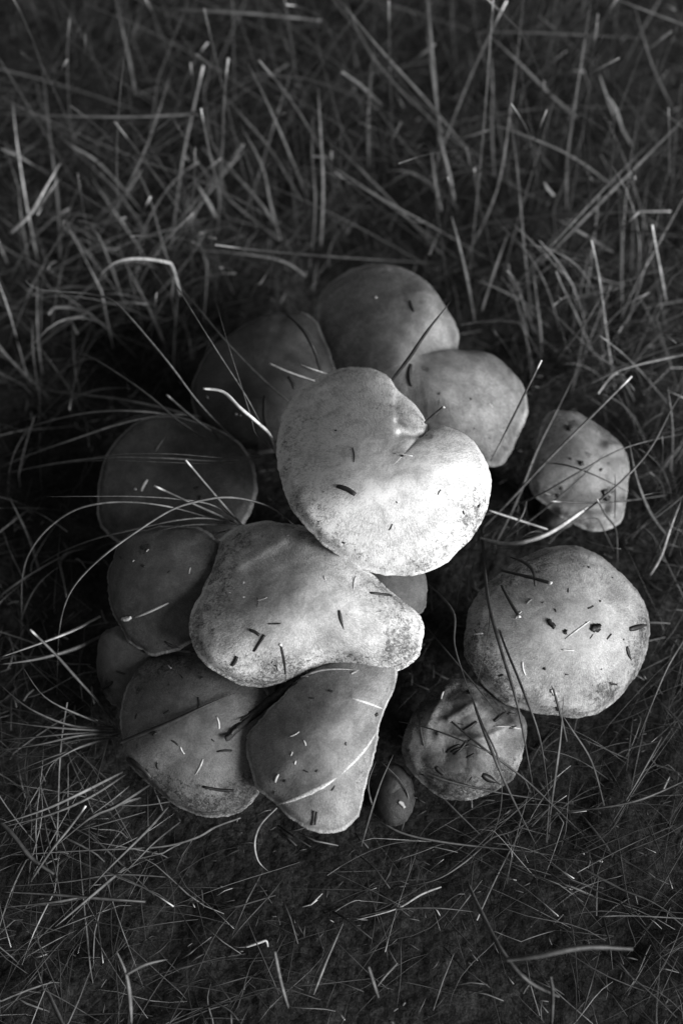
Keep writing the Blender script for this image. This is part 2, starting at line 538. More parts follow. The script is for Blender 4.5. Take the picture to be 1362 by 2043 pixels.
cap('shade', 'small dark cap half hidden under two larger caps at the outer side', 'the small dark cap', 0.028, (-0.35, 0.25),
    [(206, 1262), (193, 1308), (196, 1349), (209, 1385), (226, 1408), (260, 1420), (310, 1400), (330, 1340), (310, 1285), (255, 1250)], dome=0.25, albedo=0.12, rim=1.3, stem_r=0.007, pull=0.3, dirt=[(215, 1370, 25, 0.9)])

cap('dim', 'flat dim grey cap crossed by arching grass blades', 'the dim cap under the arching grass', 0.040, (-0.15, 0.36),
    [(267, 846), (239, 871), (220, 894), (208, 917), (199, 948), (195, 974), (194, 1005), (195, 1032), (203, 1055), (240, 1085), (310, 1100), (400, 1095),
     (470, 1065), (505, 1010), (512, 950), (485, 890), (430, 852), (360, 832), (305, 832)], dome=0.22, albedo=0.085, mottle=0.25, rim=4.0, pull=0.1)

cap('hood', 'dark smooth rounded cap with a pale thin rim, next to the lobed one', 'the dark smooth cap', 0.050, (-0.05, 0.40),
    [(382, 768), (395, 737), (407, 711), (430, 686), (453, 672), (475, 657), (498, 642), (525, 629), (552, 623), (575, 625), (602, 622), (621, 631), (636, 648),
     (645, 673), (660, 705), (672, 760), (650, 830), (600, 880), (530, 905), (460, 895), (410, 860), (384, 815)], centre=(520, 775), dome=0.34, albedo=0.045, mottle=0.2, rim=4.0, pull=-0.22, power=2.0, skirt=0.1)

cap('lobe', 'large two-lobed cap with a pinched side, rising behind the notched one', 'the large two-lobed cap', 0.056, (0.14, 0.36),
    [(633, 605), (641, 582), (666, 558), (703, 536), (744, 526), (785, 529), (826, 545), (859, 570), (883, 603), (906, 640), (915, 670), (913, 695),
     (925, 708), (957, 705), (994, 718), (1023, 742), (1044, 771), (1053, 808), (1048, 841), (1032, 872), (1019, 903), (996, 930), (950, 925), (880, 890),
     (800, 830), (710, 780), (655, 720), (632, 660)], centre=(815, 740), dome=0.4, albedo=0.24, mottle=0.3, fleck=0.5, rim=1.6, pull=0.5, stem_r=0.014,
    features=[('bend', [(850, 700), (740, 640)], 1, 0.5), ('line', [(915, 698), (870, 715), (830, 735)], 40, -0.004), ('line', [(885, 690), (850, 640), (835, 600)], 30, 0.002), ('line', [(980, 760), (990, 830)], 60, 0.003)],
    dirt=[(835, 763, 9, 1.8), (790, 600, 60, 0.3), (930, 750, 50, 0.3)], power=2.0)

cap('nook', 'spotted knobbly cap standing apart behind crossing grass stalks', 'the spotted knobbly cap', 0.034, (0.12, 0.34),
    [(1093, 824), (1113, 818), (1143, 821), (1168, 831), (1196, 850), (1220, 868), (1237, 884), (1249, 906), (1256, 933), (1253, 965), (1250, 995), (1244, 1025),
     (1231, 1048), (1202, 1060), (1166, 1055), (1125, 1036), (1090, 1012), (1066, 990), (1056, 960), (1060, 925), (1070, 885), (1080, 845)], dome=0.45, albedo=0.3, mottle=0.35, fleck=0.6, pull=0.05,
    waves=0.0028, stem_r=0.009, features=[('line', [(1205, 905), (1230, 900)], 16, 0.003), ('line', [(1080, 1005), (1140, 1015), (1200, 1015)], 14, -0.0035), ('line', [(1195, 965), (1213, 985)], 8, -0.0015)],
    dirt=[(1134, 854, 12, 1.6), (1160, 924, 9, 1.6), (1200, 860, 40, 0.7), (1208, 985, 12, 1.4), (1110, 985, 14, 0.9), (1115, 840, 30, 0.6), (1200, 940, 14, 0.9)], power=2.0)

cap('round', 'nearly circular domed pale cap standing apart beside the clump, dotted with dark crumbs', 'the round domed cap', 0.046, (0.10, 0.24),
    [(925, 1288), (930, 1240), (942, 1202), (967, 1169), (1000, 1142), (1030, 1118), (1072, 1098), (1116, 1089), (1152, 1090), (1189, 1104), (1227, 1134), (1262, 1166),
     (1287, 1208), (1296, 1248), (1293, 1290), (1276, 1336), (1249, 1376), (1218, 1407), (1187, 1425), (1147, 1433), (1108, 1428), (1064, 1422), (1024, 1411), (993, 1397),
     (965, 1370), (942, 1336), (928, 1312)], dome=0.5, power=2.0, albedo=0.43, mottle=0.22, fleck=0.9, rim=1.05, pull=0.0, stem_r=0.014, skirt=0.1,
    dirt=[(1200, 1400, 35, 0.8), (1275, 1260, 25, 0.8), (1060, 1130, 40, 0.5), (1170, 1110, 40, 0.3), (1262, 1310, 20, 0.8), (1010, 1380, 40, 0.4), (960, 1330, 30, 0.4)])

cap('lumpy', 'battered lumpy cap caught under grass blades below the round domed cap', 'the battered lumpy cap', 0.027, (0.02, 0.28),
    [(843, 1398), (865, 1368), (905, 1354), (955, 1362), (1000, 1395), (1034, 1418), (1050, 1442), (1048, 1482), (1036, 1526), (1020, 1557), (984, 1580), (940, 1596), (896, 1597),
     (861, 1580), (835, 1557), (812, 1530), (801, 1495), (808, 1460), (821, 1429)], dome=0.34, albedo=0.22, mottle=0.8, fleck=1.2, rim=1.2, lumps=0.0022, waves=0.003, pull=0.0, stem_r=0.009,
    features=[('line', [(885, 1380), (850, 1450)], 8, 0.0014), ('line', [(870, 1475), (960, 1480), (1020, 1450)], 9, 0.0016), ('line', [(940, 1410), (890, 1440)], 7, 0.0014)],
    dirt=[(900, 1580, 60, 1.0), (1000, 1550, 40, 0.9), (900, 1430, 60, 0.5), (940, 1500, 40, 0.7)])

cap('button', 'tiny dark button cap beside the tip of the tongue-shaped cap', 'the tiny button cap', 0.018, (-0.05, 0.35),
    [(752, 1545), (770, 1525), (800, 1528), (822, 1560), (826, 1605), (808, 1640), (775, 1648), (750, 1620), (742, 1580)], dome=0.45, albedo=0.05, fleck=1.0, rim=1.1, lumps=0.001, pull=0.0, stem_r=0.005)

def inside_cap(px, py, grow=0):
    for k, c in CAPS.items():
        poly = c['px']
        if px < poly[:, 0].min() - grow or px > poly[:, 0].max() + grow or py < poly[:, 1].min() - grow or py > poly[:, 1].max() + grow:
            continue
        x, y = poly[:, 0], poly[:, 1]
        x2, y2 = np.roll(x, -1), np.roll(y, -1)
        cr = ((y > py) != (y2 > py)) & (px < (x2 - x) * (py - y) / (y2 - y + 1e-9) + x)
        if cr.sum() % 2 == 1:
            return k
        if grow and np.min((x - px) ** 2 + (y - py) ** 2) < grow * grow:
            return k
    return None

def cap_hit(px, py):
    """Where the line of sight meets a cap: point, surface normal, cap key."""
    best = None
    d = ray(px, py)
    for k, c in CAPS.items():
        h = c['bvh'].ray_cast(CAM, d)
        if h[0] is not None and (best is None or h[3] < best[3]):
            best = (h[0], h[1] if h[1].dot(d) < 0 else -h[1], k, h[3])
    return best

# ------------------------------------------------------------------ blades, straws, twigs
def blade_shape(pts, width, tone, tip='point', flat=Vector((0, 0, 1)), thick=0.16, root_tone=None, tip_tone=None):
    """A tapering blade with a lens-shaped section. Returns verts, faces, attributes."""
    P = [Vector(p) for p in pts]
    n = len(P)
    V, F, A = [], [], {'tone': [], 'across': [], 'along': []}
    for i, p in enumerate(P):
        t = i / (n - 1)
        d = (P[min(i + 1, n - 1)] - P[max(i - 1, 0)]).normalized()
        s = d.cross(flat)
        if s.length < 1e-3: s = d.cross(Vector((1, 0, 0)))
        s.normalize()
        u = s.cross(d).normalized()
        if tip == 'point':
            w = (0.65 + 0.35 * min(1, t / 0.25)) * (1 - max(0, (t - 0.35) / 0.65) ** 1.6 * 0.93)
        elif tip == 'cut':
            w = 0.8 + 0.2 * min(1, t / 0.3) - 0.25 * max(0, t - 0.6)
        else:
            w = 1.0 - 0.35 * abs(2 * t - 1) ** 3
        hw = width * w / 2 * (1 + 0.16 * noise.noise(p * 260))
        tn = tone * (1 + 0.35 * noise.noise(p * 130))
        if tip == 'cut' and t > 0.93: tn = tip_tone or min(0.8, tone * 3.5)
        if tip == 'point' and tip_tone and t > 0.9: tn = tip_tone
        if root_tone is not None and t < 0.3: tn = tone * t / 0.3 + root_tone * (1 - t / 0.3)
        for a, b, ac in ((-1, 0, -1), (0, 1, 0), (1, 0, 1), (0, -1, 0)):
            V.append(p + s * (hw * a) + u * (hw * thick * b * (1.0 if b > 0 else 0.7)))
            A['tone'].append(tn); A['across'].append(ac); A['along'].append(t)
    for i in range(n - 1):
        for k in range(4):
            F.append((i * 4 + k, i * 4 + (k + 1) % 4, (i + 1) * 4 + (k + 1) % 4, (i + 1) * 4 + k))
    F.append((3, 2, 1, 0)); F.append(tuple((n - 1) * 4 + k for k in range(4)))
    return V, F, A

def px_line(pts, zs, per=5):
    """Photo points with heights above the soil to a smooth 3-D line."""
    m = len(pts)
    if not isinstance(zs, (list, tuple)): zs = [zs, zs]
    if len(zs) != m:
        zs = list(np.interp(np.linspace(0, 1, m), np.linspace(0, 1, len(zs)), zs))
    P3 = [at(x, y, z) for (x, y), z in zip(pts, zs)]
    return catmull(P3, per)

def facing(p):
    return (CAM - Vector(p)).normalized()

def blade(name, pts, zs, wpx, tone, parent=None, tip='point', **kw):
    L = px_line(pts, zs)
    mid = Vector(L[len(L) // 2])
    depth = (mid - CAM).dot(FWD)
    f = (facing(mid) + Vector((rng.uniform(-.5, .5), rng.uniform(-.5, .5), rng.uniform(-.2, .5)))).normalized()
    V, F, A = blade_shape(L, wpx * depth / FPX, tone, tip, f, **kw)
    return link_mesh(name, V, F, M_BLADE, parent, origin=None if parent else Vector(V[0]), attrs=A)

def arc_blade(base, az, length, e0, e1, width, tone, wig=0.0, segs=9):
    dh = Vector((math.cos(az), math.sin(az), 0))
    side = Vector((-dh.y, dh.x, 0))
    p = Vector(base); out = [p.copy()]
    ph = rng.uniform(0, 6.28)
    for i in range(segs):
        t = (i + 0.5) / segs
        e = e0 + (e1 - e0) * t * t
        p = p + (dh * math.cos(e) + Vector((0, 0, math.sin(e))) + side * (wig * math.sin(ph + t * 5))) * (length / segs)
        if p.z < 0.001: p.z = 0.001
        out.append(p.copy())
    return out

def clear_of_caps(L, grow=6):
    for p in L:
        x, y = project(p)
        if -60 < x < W_PX + 60 and -60 < y < H_PX + 60 and inside_cap(x, y, grow):
            return False
    return True

# tufts whose blades can be followed one by one: (points from root to tip, heights, width px, albedo, tip)
def tuft(label, root_px, blades, group=None):
    b = on_ground(*root_px)
    t = empty('grass_tuft', b)
    tag(t, label, 'grass', group)
    for it in blades:
        pts, zs, w, tone = it[:4]
        blade('blade', pts, zs, w, tone, t, it[4] if len(it) > 4 else 'point', tip_tone=it[5] if len(it) > 5 else None)
    return t

tuft('tuft of long grass blades arching out over the dim cap, two with white cut tips', (490, 1055), [
    ([(490, 1055), (455, 1018), (412, 968), (370, 918)], [.045, .075, .09, .10], 5.7, 0.145, 'cut', .75),
    ([(488, 1052), (440, 1030), (380, 1003), (307, 969)], [.045, .07, .085, .09], 5.7, 0.106, 'cut', .8),
    ([(590, 1052), (550, 1018), (505, 1000), (450, 992), (395, 1000), (340, 1018), (270, 1062), (205, 1110), (155, 1160), (130, 1205), (118, 1260), (115, 1320), (114, 1385)], [.06, .085, .09, .09, .088, .08, .06, .04, .02, .005], 5.3, 0.158),
    ([(470, 1050), (400, 1028), (330, 1010), (260, 1002), (195, 1005), (140, 1022), (90, 1060), (58, 1105), (45, 1150), (43, 1210), (46, 1280)], [.04, .07, .08, .08, .07, .05, .03, .015, .002], 4.9, 0.132),
    ([(486, 1050), (430, 1010), (360, 996), (270, 990), (180, 990), (92, 991)], [.04, .075, .085, .085, .08, .07], 4.1, 0.145),
    ([(488, 1050), (420, 1034), (350, 1038), (270, 1055), (190, 1075), (120, 1103), (55, 1142)], [.04, .07, .075, .065, .05, .03, .01], 4.9, 0.099),
    ([(490, 1050), (430, 1046), (370, 1048), (310, 1060)], [.04, .06, .065, .06], 4.9, 0.092),
    ([(480, 1052), (440, 1062), (400, 1074), (372, 1076)], [.05, .06, .062, .06], 4.1, 0.079),
    ([(470, 1045), (420, 985), (390, 940), (372, 890)], [.045, .06, .065, .07], 2.5, 0.079),
])
tuft('wispy tuft whose thin blades sweep level across the dim cap from the shaded clump', (505, 915), [
    ([(520, 912), (440, 920), (330, 914), (220, 912), (110, 924), (0, 947)], [.05, .065, .07, .06, .04, .02], 4.9, 0.106),
    ([(515, 914), (430, 924), (330, 922), (230, 918), (140, 922), (60, 935)], [.05, .063, .068, .06, .045, .03], 2.5, 0.092),
    ([(520, 910), (440, 913), (350, 906), (260, 905), (180, 912)], [.05, .07, .075, .07, .06], 3.3, 0.092),
    ([(500, 905), (440, 850), (390, 795), (345, 735), (300, 680), (255, 628), (222, 598), (180, 586), (120, 581), (75, 576), (52, 560), (66, 553)], [.03, .06, .08, .09, .09, .09, .085, .08, .08, .08, .085, .088], 4.1, 0.145),
    ([(490, 905), (430, 884), (360, 842), (305, 795), (250, 755), (180, 712), (97, 680)], [.03, .045, .06, .065, .065, .06, .05], 4.1, 0.092),
    ([(480, 895), (420, 855), (340, 828), (250, 819), (170, 824), (90, 842), (0, 872)], [.03, .05, .06, .06, .05, .035, .015], 4.9, 0.119),
    ([(470, 880), (410, 834), (330, 828), (240, 845), (150, 875), (70, 903), (0, 932)], [.03, .045, .05, .045, .035, .02, .01], 4.9, 0.158),
    ([(460, 870), (400, 838), (330, 815), (230, 795), (150, 786), (75, 775)], [.03, .045, .05, .045, .035, .025], 7.4, 0.079),
    ([(455, 890), (420, 860), (375, 825), (332, 787)], [.03, .06, .07, .075], 5.7, 0.106, 'cut', .5),
    ([(550, 905), (528, 862), (490, 790), (440, 712), (395, 640), (348, 562), (313, 498)], [.05, .075, .09, .10, .105, .105, .10], 4.1, 0.119),
    ([(548, 900), (512, 868), (500, 830), (478, 760), (456, 690), (430, 600)], [.05, .08, .09, .095, .10, .10], 2.5, 0.106),
    ([(590, 812), (545, 775), (500, 733), (450, 680), (400, 620), (350, 560)], [.06, .07, .075, .075, .07, .06], 4.9, 0.086),
])
tuft('spray of thin grass blades fanning outward from beneath the wide mottled cap', (240, 1458), [
    ([(240, 1458), (170, 1456), (90, 1450), (0, 1439)], [.012, .03, .035, .03], 5.7, 0.106),
    ([(240, 1460), (150, 1463), (80, 1470), (0, 1477)], [.012, .026, .03, .025], 4.9, 0.106),
    ([(240, 1462), (160, 1468), (80, 1485), (0, 1498)], [.012, .03, .03, .02], 5.7, 0.092),
    ([(240, 1465), (160, 1490), (80, 1530), (0, 1552)], [.012, .026, .026, .01], 5.7, 0.092),
    ([(235, 1468), (150, 1495), (90, 1515), (20, 1545)], [.012, .02, .02, .01], 4.1, 0.079),
    ([(235, 1455), (170, 1432), (90, 1392), (45, 1330)], [.012, .03, .04, .045], 4.9, 0.092),
    ([(235, 1450), (150, 1450), (60, 1415), (0, 1366)], [.01, .03, .035, .03], 5.7, 0.145),
    ([(235, 1450), (190, 1435), (120, 1418)], [.01, .02, .028], 2.5, 0.198),
    ([(238, 1470), (200, 1472), (140, 1480), (70, 1502)], [.012, .02, .02, .01], 3.3, 0.132),
    ([(225, 1442), (195, 1400), (150, 1350), (108, 1303), (60, 1256)], [.01, .025, .035, .042, .05], 6.6, 0.106, 'cut', .5),
    ([(215, 1263), (150, 1294), (75, 1315), (0, 1326)], [.012, .025, .03, .03], 8.2, 0.132),
    ([(200, 1230), (150, 1256), (90, 1280), (0, 1312)], [.012, .03, .035, .03], 6.6, 0.468),
])
tuft('sheaf of flat grass blades lying outward below the wide mottled cap', (275, 1545), [
    ([(245, 1540), (170, 1578), (90, 1615), (0, 1645)], [.01, .02, .022, .015], 7.4, 0.172),
    ([(250, 1545), (180, 1590), (100, 1625), (0, 1652)], [.01, .018, .018, .01], 6.6, 0.119),
    ([(300, 1565), (230, 1610), (180, 1632), (110, 1690)], [.01, .018, .02, .01], 7.4, 0.099),
    ([(258, 1568), (225, 1595), (185, 1625)], [.012, .02, .022], 4.1, 0.145),
    ([(335, 1610), (300, 1650), (250, 1700), (210, 1740), (165, 1790)], [.01, .018, .02, .018, .01], 6.6, 0.092),
    ([(280, 1592), (225, 1610), (150, 1650)], [.01, .018, .018], 7.4, 0.112),
    ([(290, 1620), (220, 1640), (150, 1660)], [.008, .014, .012], 3.3, 0.092),
    ([(60, 1760), (100, 1700), (140, 1650), (171, 1608)], [.002, .02, .03, .04], 5.7, 0.132, 'cut', .7),
    ([(360, 1640), (310, 1680), (270, 1720), (230, 1760)], [.006, .012, .012, .01], 4.9, 0.079),
    ([(480, 1632), (430, 1650), (390, 1672), (320, 1690), (180, 1697), (0, 1708)], [.012, .012, .012, .012, .012, .01], 5.7, 0.132),
    ([(340, 1600), (280, 1608), (190, 1605)], [.01, .014, .014], 3.3, 0.092),
    ([(290, 1800), (220, 1795), (100, 1785), (0, 1780)], [.006, .012, .012, .01], 7.4, 0.079),
    ([(250, 1730), (180, 1790), (110, 1850)], [.006, .014, .02], 7.4, 0.119),
    ([(165, 1790), (110, 1800), (0, 1812)], [.006, .01, .01], 6.6, 0.079),
    ([(330, 1750), (230, 1745), (130, 1760), (0, 1770)], [.005, .01, .012, .01], 4.9, 0.066),
])
tuft('upright tuft of long narrow blades bending over the battered lumpy cap', (965, 1065), [
    ([(962, 1050), (966, 1130), (976, 1210), (1000, 1300), (1030, 1400), (1050, 1500), (1072, 1622)], [.02, .05, .07, .075, .07, .05, .008], 7.4, 0.059),
    ([(975, 1180), (1000, 1270), (1040, 1370), (1075, 1470), (1090, 1560), (1098, 1640)], [.03, .06, .07, .06, .03, .006], 5.7, 0.073),
    ([(920, 1330), (950, 1420), (985, 1510), (1025, 1600), (1072, 1692)], [.02, .05, .06, .04, .008], 7.4, 0.066),
    ([(958, 1050), (966, 1130), (977, 1215), (970, 1280), (950, 1368)], [.02, .05, .06, .06, .05], 4.1, 0.026),
    ([(845, 1160), (880, 1190), (906, 1228), (906, 1285), (925, 1350), (940, 1390)], [.03, .045, .05, .05, .05, .05], 4.9, 0.106),
    ([(850, 1250), (895, 1305), (950, 1370), (1005, 1440)], [.02, .045, .05, .05], 5.7, 0.053),
    ([(938, 1100), (920, 1150), (910, 1215)], [.02, .04, .045], 4.9, 0.132),
    ([(948, 1120), (935, 1160), (944, 1200)], [.02, .04, .05], 5.7, 0.119),
    ([(900, 1440), (960, 1490), (1040, 1550), (1100, 1605), (1165, 1668)], [.05, .055, .04, .02, .004], 4.9, 0.066),
    ([(795, 1440), (860, 1455), (950, 1490), (1010, 1520)], [.03, .045, .055, .05], 4.1, 0.106),
    ([(930, 1360), (960, 1440), (995, 1520), (1000, 1600), (985, 1660), (965, 1690)], [.03, .055, .055, .03, .015, .003], 4.1, 0.053),
])
tuft('loose tuft of thin stalks leaning past the spotted knobbly cap', (1010, 1080), [
    ([(960, 1055), (1020, 995), (1090, 920), (1180, 830), (1260, 750)], [.01, .04, .055, .07, .08], 5.7, 0.112, 'cut', .7),
    ([(1020, 1010), (1080, 985), (1150, 945), (1230, 900), (1300, 878), (1362, 866)], [.01, .045, .06, .065, .06, .05], 4.1, 0.132),
    ([(1090, 1075), (1180, 1010), (1250, 950), (1300, 890), (1340, 815), (1370, 770)], [.01, .05, .06, .06, .06, .06], 4.9, 0.119),
    ([(1050, 930), (1095, 924), (1140, 931), (1190, 950), (1240, 975), (1285, 1002)], [.035, .055, .06, .058, .045, .03], 4.1, 0.033),
    ([(1330, 988), (1250, 999), (1170, 1003), (1098, 1000)], [.01, .035, .05, .055], 4.1, 0.099, 'cut', .8),
    ([(1231, 1120), (1228, 1058), (1208, 1028), (1190, 995)], [.006, .03, .045, .055], 4.1, 0.092, 'cut', .5),
    ([(978, 920), (1015, 848), (1050, 778), (1080, 718)], [.05, .08, .095, .105], 4.9, 0.066, 'cut', .7),
    ([(1330, 1068), (1295, 1020), (1268, 950), (1255, 880)], [.006, .03, .045, .05], 8.2, 0.099),
    ([(1050, 1000), (1040, 1030), (1010, 1065), (985, 1090)], [.05, .05, .04, .02], 4.1, 0.099),
    ([(985, 1090), (1030, 1000), (1070, 900), (1110, 820), (1150, 740)], [.005, .03, .045, .055, .06], 6.6, 0.092),
    ([(1000, 1080), (1080, 1020), (1150, 960), (1205, 905)], [.01, .04, .05, .055], 4.1, 0.079),
    ([(1226, 1035), (1227, 985), (1226, 945)], [.03, .05, .055], 3.3, 0.033),
    ([(1225, 1100), (1205, 1060), (1190, 1035), (1160, 1037)], [.01, .03, .04, .045], 4.1, 0.059),
])
tuft('pair of pale rushes reaching in over the dark soil beside the round cap', (1380, 760), [
    ([(1400, 700), (1340, 712), (1270, 728), (1220, 745), (1177, 766)], [.03, .05, .055, .055, .05], 5.7, 0.158),
    ([(1400, 1220), (1362, 1280), (1325, 1345), (1270, 1482)], [.02, .03, .03, .012], 4.9, 0.106),
])
tuft('thin split grass stems standing up out of the soil below the round cap', (1100, 1640), [
    ([(1095, 1645), (1106, 1560), (1118, 1470), (1124, 1388)], [.002, .03, .045, .055], 6.6, 0.106),
    ([(1130, 1480), (1116, 1420), (1101, 1368)], [.03, .045, .055], 4.9, 0.079, 'cut', .75),
    ([(1205, 1608), (1180, 1520), (1140, 1455), (1120, 1425)], [.003, .02, .035, .04], 4.9, 0.092),
    ([(1098, 1640), (1090, 1680), (1100, 1540)], [.002, .004, .03], 4.1, 0.079),
    ([(1362, 1560), (1280, 1595), (1200, 1612), (1110, 1620)], [.01, .014, .012, .006], 4.9, 0.079),
    ([(1320, 1470), (1270, 1560), (1210, 1660)], [.02, .018, .004], 4.1, 0.086),
])
tuft('low crossing grass stems lying on the open soil beneath the lumpy cap', (960, 1690), [
    ([(745, 1630), (800, 1662), (880, 1680), (960, 1690), (1040, 1698), (1110, 1708)], [.012, .012, .01, .006, .008, .006], 4.9, 0.092),
    ([(1110, 1705), (1170, 1738), (1240, 1775), (1300, 1800), (1362, 1840)], [.006, .012, .014, .014, .012], 4.9, 0.106),
    ([(960, 1692), (920, 1725), (870, 1755), (800, 1772)], [.006, .01, .01, .006], 4.9, 0.086),
    ([(960, 1690), (985, 1670), (1030, 1655), (1080, 1620)], [.006, .01, .014, .018], 4.1, 0.086),
    ([(800, 1520), (880, 1555), (960, 1575), (1040, 1590), (1150, 1606)], [.025, .03, .025, .02, .01], 4.1, 0.086),
    ([(860, 1570), (910, 1620), (960, 1668)], [.012, .014, .008], 4.9, 0.092),
    ([(1080, 1730), (1130, 1770), (1200, 1850)], [.004, .008, .006], 3.3, 0.079),
    ([(880, 1770), (840, 1785), (790, 1814), (705, 1838)], [.006, .01, .012, .012], 4.9, 0.340),
    ([(710, 1830), (790, 1814), (870, 1812), (945, 1820)], [.004, .012, .014, .008], 4.9, 0.092),
    ([(760, 1640), (740, 1600), (735, 1560), (750, 1520)], [.006, .02, .03, .035], 4.1, 0.079),
    ([(720, 1690), (740, 1620), (760, 1560), (785, 1505)], [.004, .02, .03, .035], 4.9, 0.092),
    ([(800, 1660), (815, 1600), (800, 1560), (760, 1520)], [.004, .02, .025, .03], 4.1, 0.079),
])

tuft('sparse tall stalks with pale dry tips standing beyond the dark smooth cap', (300, 480), [
    ([(390, 226), (280, 232), (150, 231), (-20, 225)], [.05, .055, .055, .05], 5.0, 0.144),
    ([(340, 500), (362, 330), (384, 222), (405, 130)], [.002, .03, .05, .07], 5.8, 0.130, 'cut', .5),
    ([(190, 480), (250, 380), (300, 270), (345, 130)], [.002, .03, .05, .07], 4.3, 0.144),
    ([(120, 520), (115, 400), (98, 260), (84, 130)], [.002, .02, .045, .06], 10.1, 0.072),
    ([(270, 190), (255, 110), (228, -10)], [.03, .05, .07], 9.4, 0.079),
    ([(290, 470), (240, 390), (180, 330), (110, 260)], [.004, .02, .03, .04], 6.5, 0.115),
    ([(250, 620), (225, 545), (200, 480), (182, 450)], [.004, .02, .035, .045], 9.4, 0.086),
    ([(380, 610), (335, 520), (300, 400), (270, 330)], [.002, .03, .05, .06], 5.0, 0.086),
    ([(200, 430), (250, 385), (285, 335)], [.01, .03, .04], 5.8, 0.187),
    ([(0, 295), (40, 312), (80, 335), (120, 350)], [.05, .045, .03, .01], 8.6, 0.187),
    ([(350, 630), (342, 590), (350, 540)], [.01, .03, .04], 6.5, 0.202),
    ([(560, 480), (460, 400), (400, 330), (350, 300)], [.004, .02, .03, .035], 5.8, 0.086),
    ([(140, 290), (190, 320), (240, 370), (290, 430)], [.05, .04, .02, .004], 7.2, 0.101),
    ([(610, 550), (560, 520), (470, 505), (370, 497)], [.01, .02, .03, .03], 5.8, 0.158),
])
tuft('straight crossing stalks rising in the blur behind the two-lobed cap', (700, 470), [
    ([(640, 490), (644, 380), (640, 280), (634, 172)], [.002, .03, .05, .07], 5.8, 0.202),
    ([(622, 500), (628, 400), (622, 300), (625, 220)], [.002, .03, .045, .06], 4.3, 0.101),
    ([(940, 310), (850, 200), (760, 100), (670, -10)], [.01, .05, .08, .11], 5.8, 0.122),
    ([(930, 300), (800, 180), (730, 90), (690, 0)], [.01, .05, .08, .11], 3.6, 0.144),
    ([(760, 210), (720, 172), (680, 143)], [.03, .05, .06], 9.4, 0.158, 'cut', .6),
    ([(872, 240), (862, 120), (852, -10)], [.03, .06, .09], 10.1, 0.108),
    ([(900, 390), (885, 300), (868, 200), (850, 60)], [.004, .03, .06, .09], 5.8, 0.108),
    ([(905, 400), (890, 330), (872, 262)], [.02, .035, .05], 10.8, 0.144),
    ([(880, 420), (868, 370), (860, 300)], [.02, .035, .05], 8.6, 0.144),
    ([(945, 640), (930, 560), (912, 480), (900, 430)], [.002, .03, .045, .055], 10.8, 0.122),
    ([(660, 330), (760, 395), (860, 450), (980, 520)], [.05, .045, .03, .01], 4.3, 0.158),
    ([(560, 480), (540, 410), (522, 330), (480, 250)], [.004, .02, .04, .06], 6.5, 0.101),
    ([(600, 400), (540, 300), (490, 240), (440, 180)], [.004, .03, .05, .06], 5.8, 0.086),
    ([(430, 435), (415, 405), (388, 360)], [.01, .02, .03], 11.5, 0.158),
    ([(735, 330), (733, 250), (737, 180), (745, 90)], [.01, .03, .05, .07], 5.8, 0.115),
    ([(550, 470), (530, 420), (430, 300), (415, 230)], [.002, .02, .04, .05], 7.2, 0.101),
    ([(450, 390), (430, 330), (400, 290)], [.01, .02, .03], 7.2, 0.115),
])
tuft('long slanting stalks crossing each other beyond the spotted cap', (1010, 590), [
    ([(1000, 600), (1060, 530), (1130, 455), (1210, 370), (1300, 280)], [.002, .03, .05, .06, .07], 6.5, 0.122),
    ([(1040, 560), (1120, 480), (1200, 400), (1290, 310), (1370, 230)], [.002, .03, .05, .06, .07], 8.6, 0.122),
    ([(1240, 385), (1150, 318), (1060, 275), (978, 246)], [.02, .045, .06, .065], 4.3, 0.187),
    ([(1150, 235), (1095, 185), (1030, 120), (965, 60)], [.02, .04, .06, .07], 6.5, 0.130),
    ([(1222, 502), (1170, 470), (1110, 436)], [.01, .03, .04], 8.6, 0.144),
    ([(1130, 420), (1130, 320), (1150, 180), (1180, -10)], [.004, .04, .07, .10], 7.2, 0.115),
    ([(925, 520), (990, 380), (1020, 200), (1045, -10)], [.002, .04, .07, .10], 5.0, 0.130),
    ([(985, 350), (980, 250), (982, 160), (975, 80)], [.01, .03, .05, .07], 5.8, 0.108),
    ([(1260, 290), (1220, 220), (1195, 145)], [.02, .04, .06], 11.5, 0.130),
    ([(1240, 260), (1225, 215), (1210, 190)], [.03, .045, .055], 10.1, 0.187),
    ([(1340, 215), (1300, 130), (1265, 10)], [.02, .05, .08], 5.8, 0.086),
    ([(1380, 55), (1300, 25), (1210, -10)], [.08, .085, .09], 3.6, 0.216),
    ([(1105, 390), (1092, 375), (1085, 362)], [.03, .035, .04], 8.6, 0.396),
    ([(1060, 640), (1045, 500), (1030, 330), (1010, 180)], [.002, .03, .06, .08], 5.0, 0.108),
    ([(960, 620), (985, 540), (1015, 460)], [.01, .03, .04], 6.5, 0.122),
    ([(1000, 620), (1060, 560), (1130, 515), (1220, 540)], [.005, .025, .035, .03], 5.0, 0.108),
    ([(940, 62), (1080, 65), (1280, 75)], [.06, .065, .06], 3.6, 0.130),
    ([(1110, 720), (1130, 690), (1170, 640), (1215, 560)], [.01, .03, .05, .06], 5.0, 0.101),
    ([(1265, 800), (1230, 740), (1180, 700), (1080, 600)], [.003, .02, .03, .045], 5.0, 0.101),
])

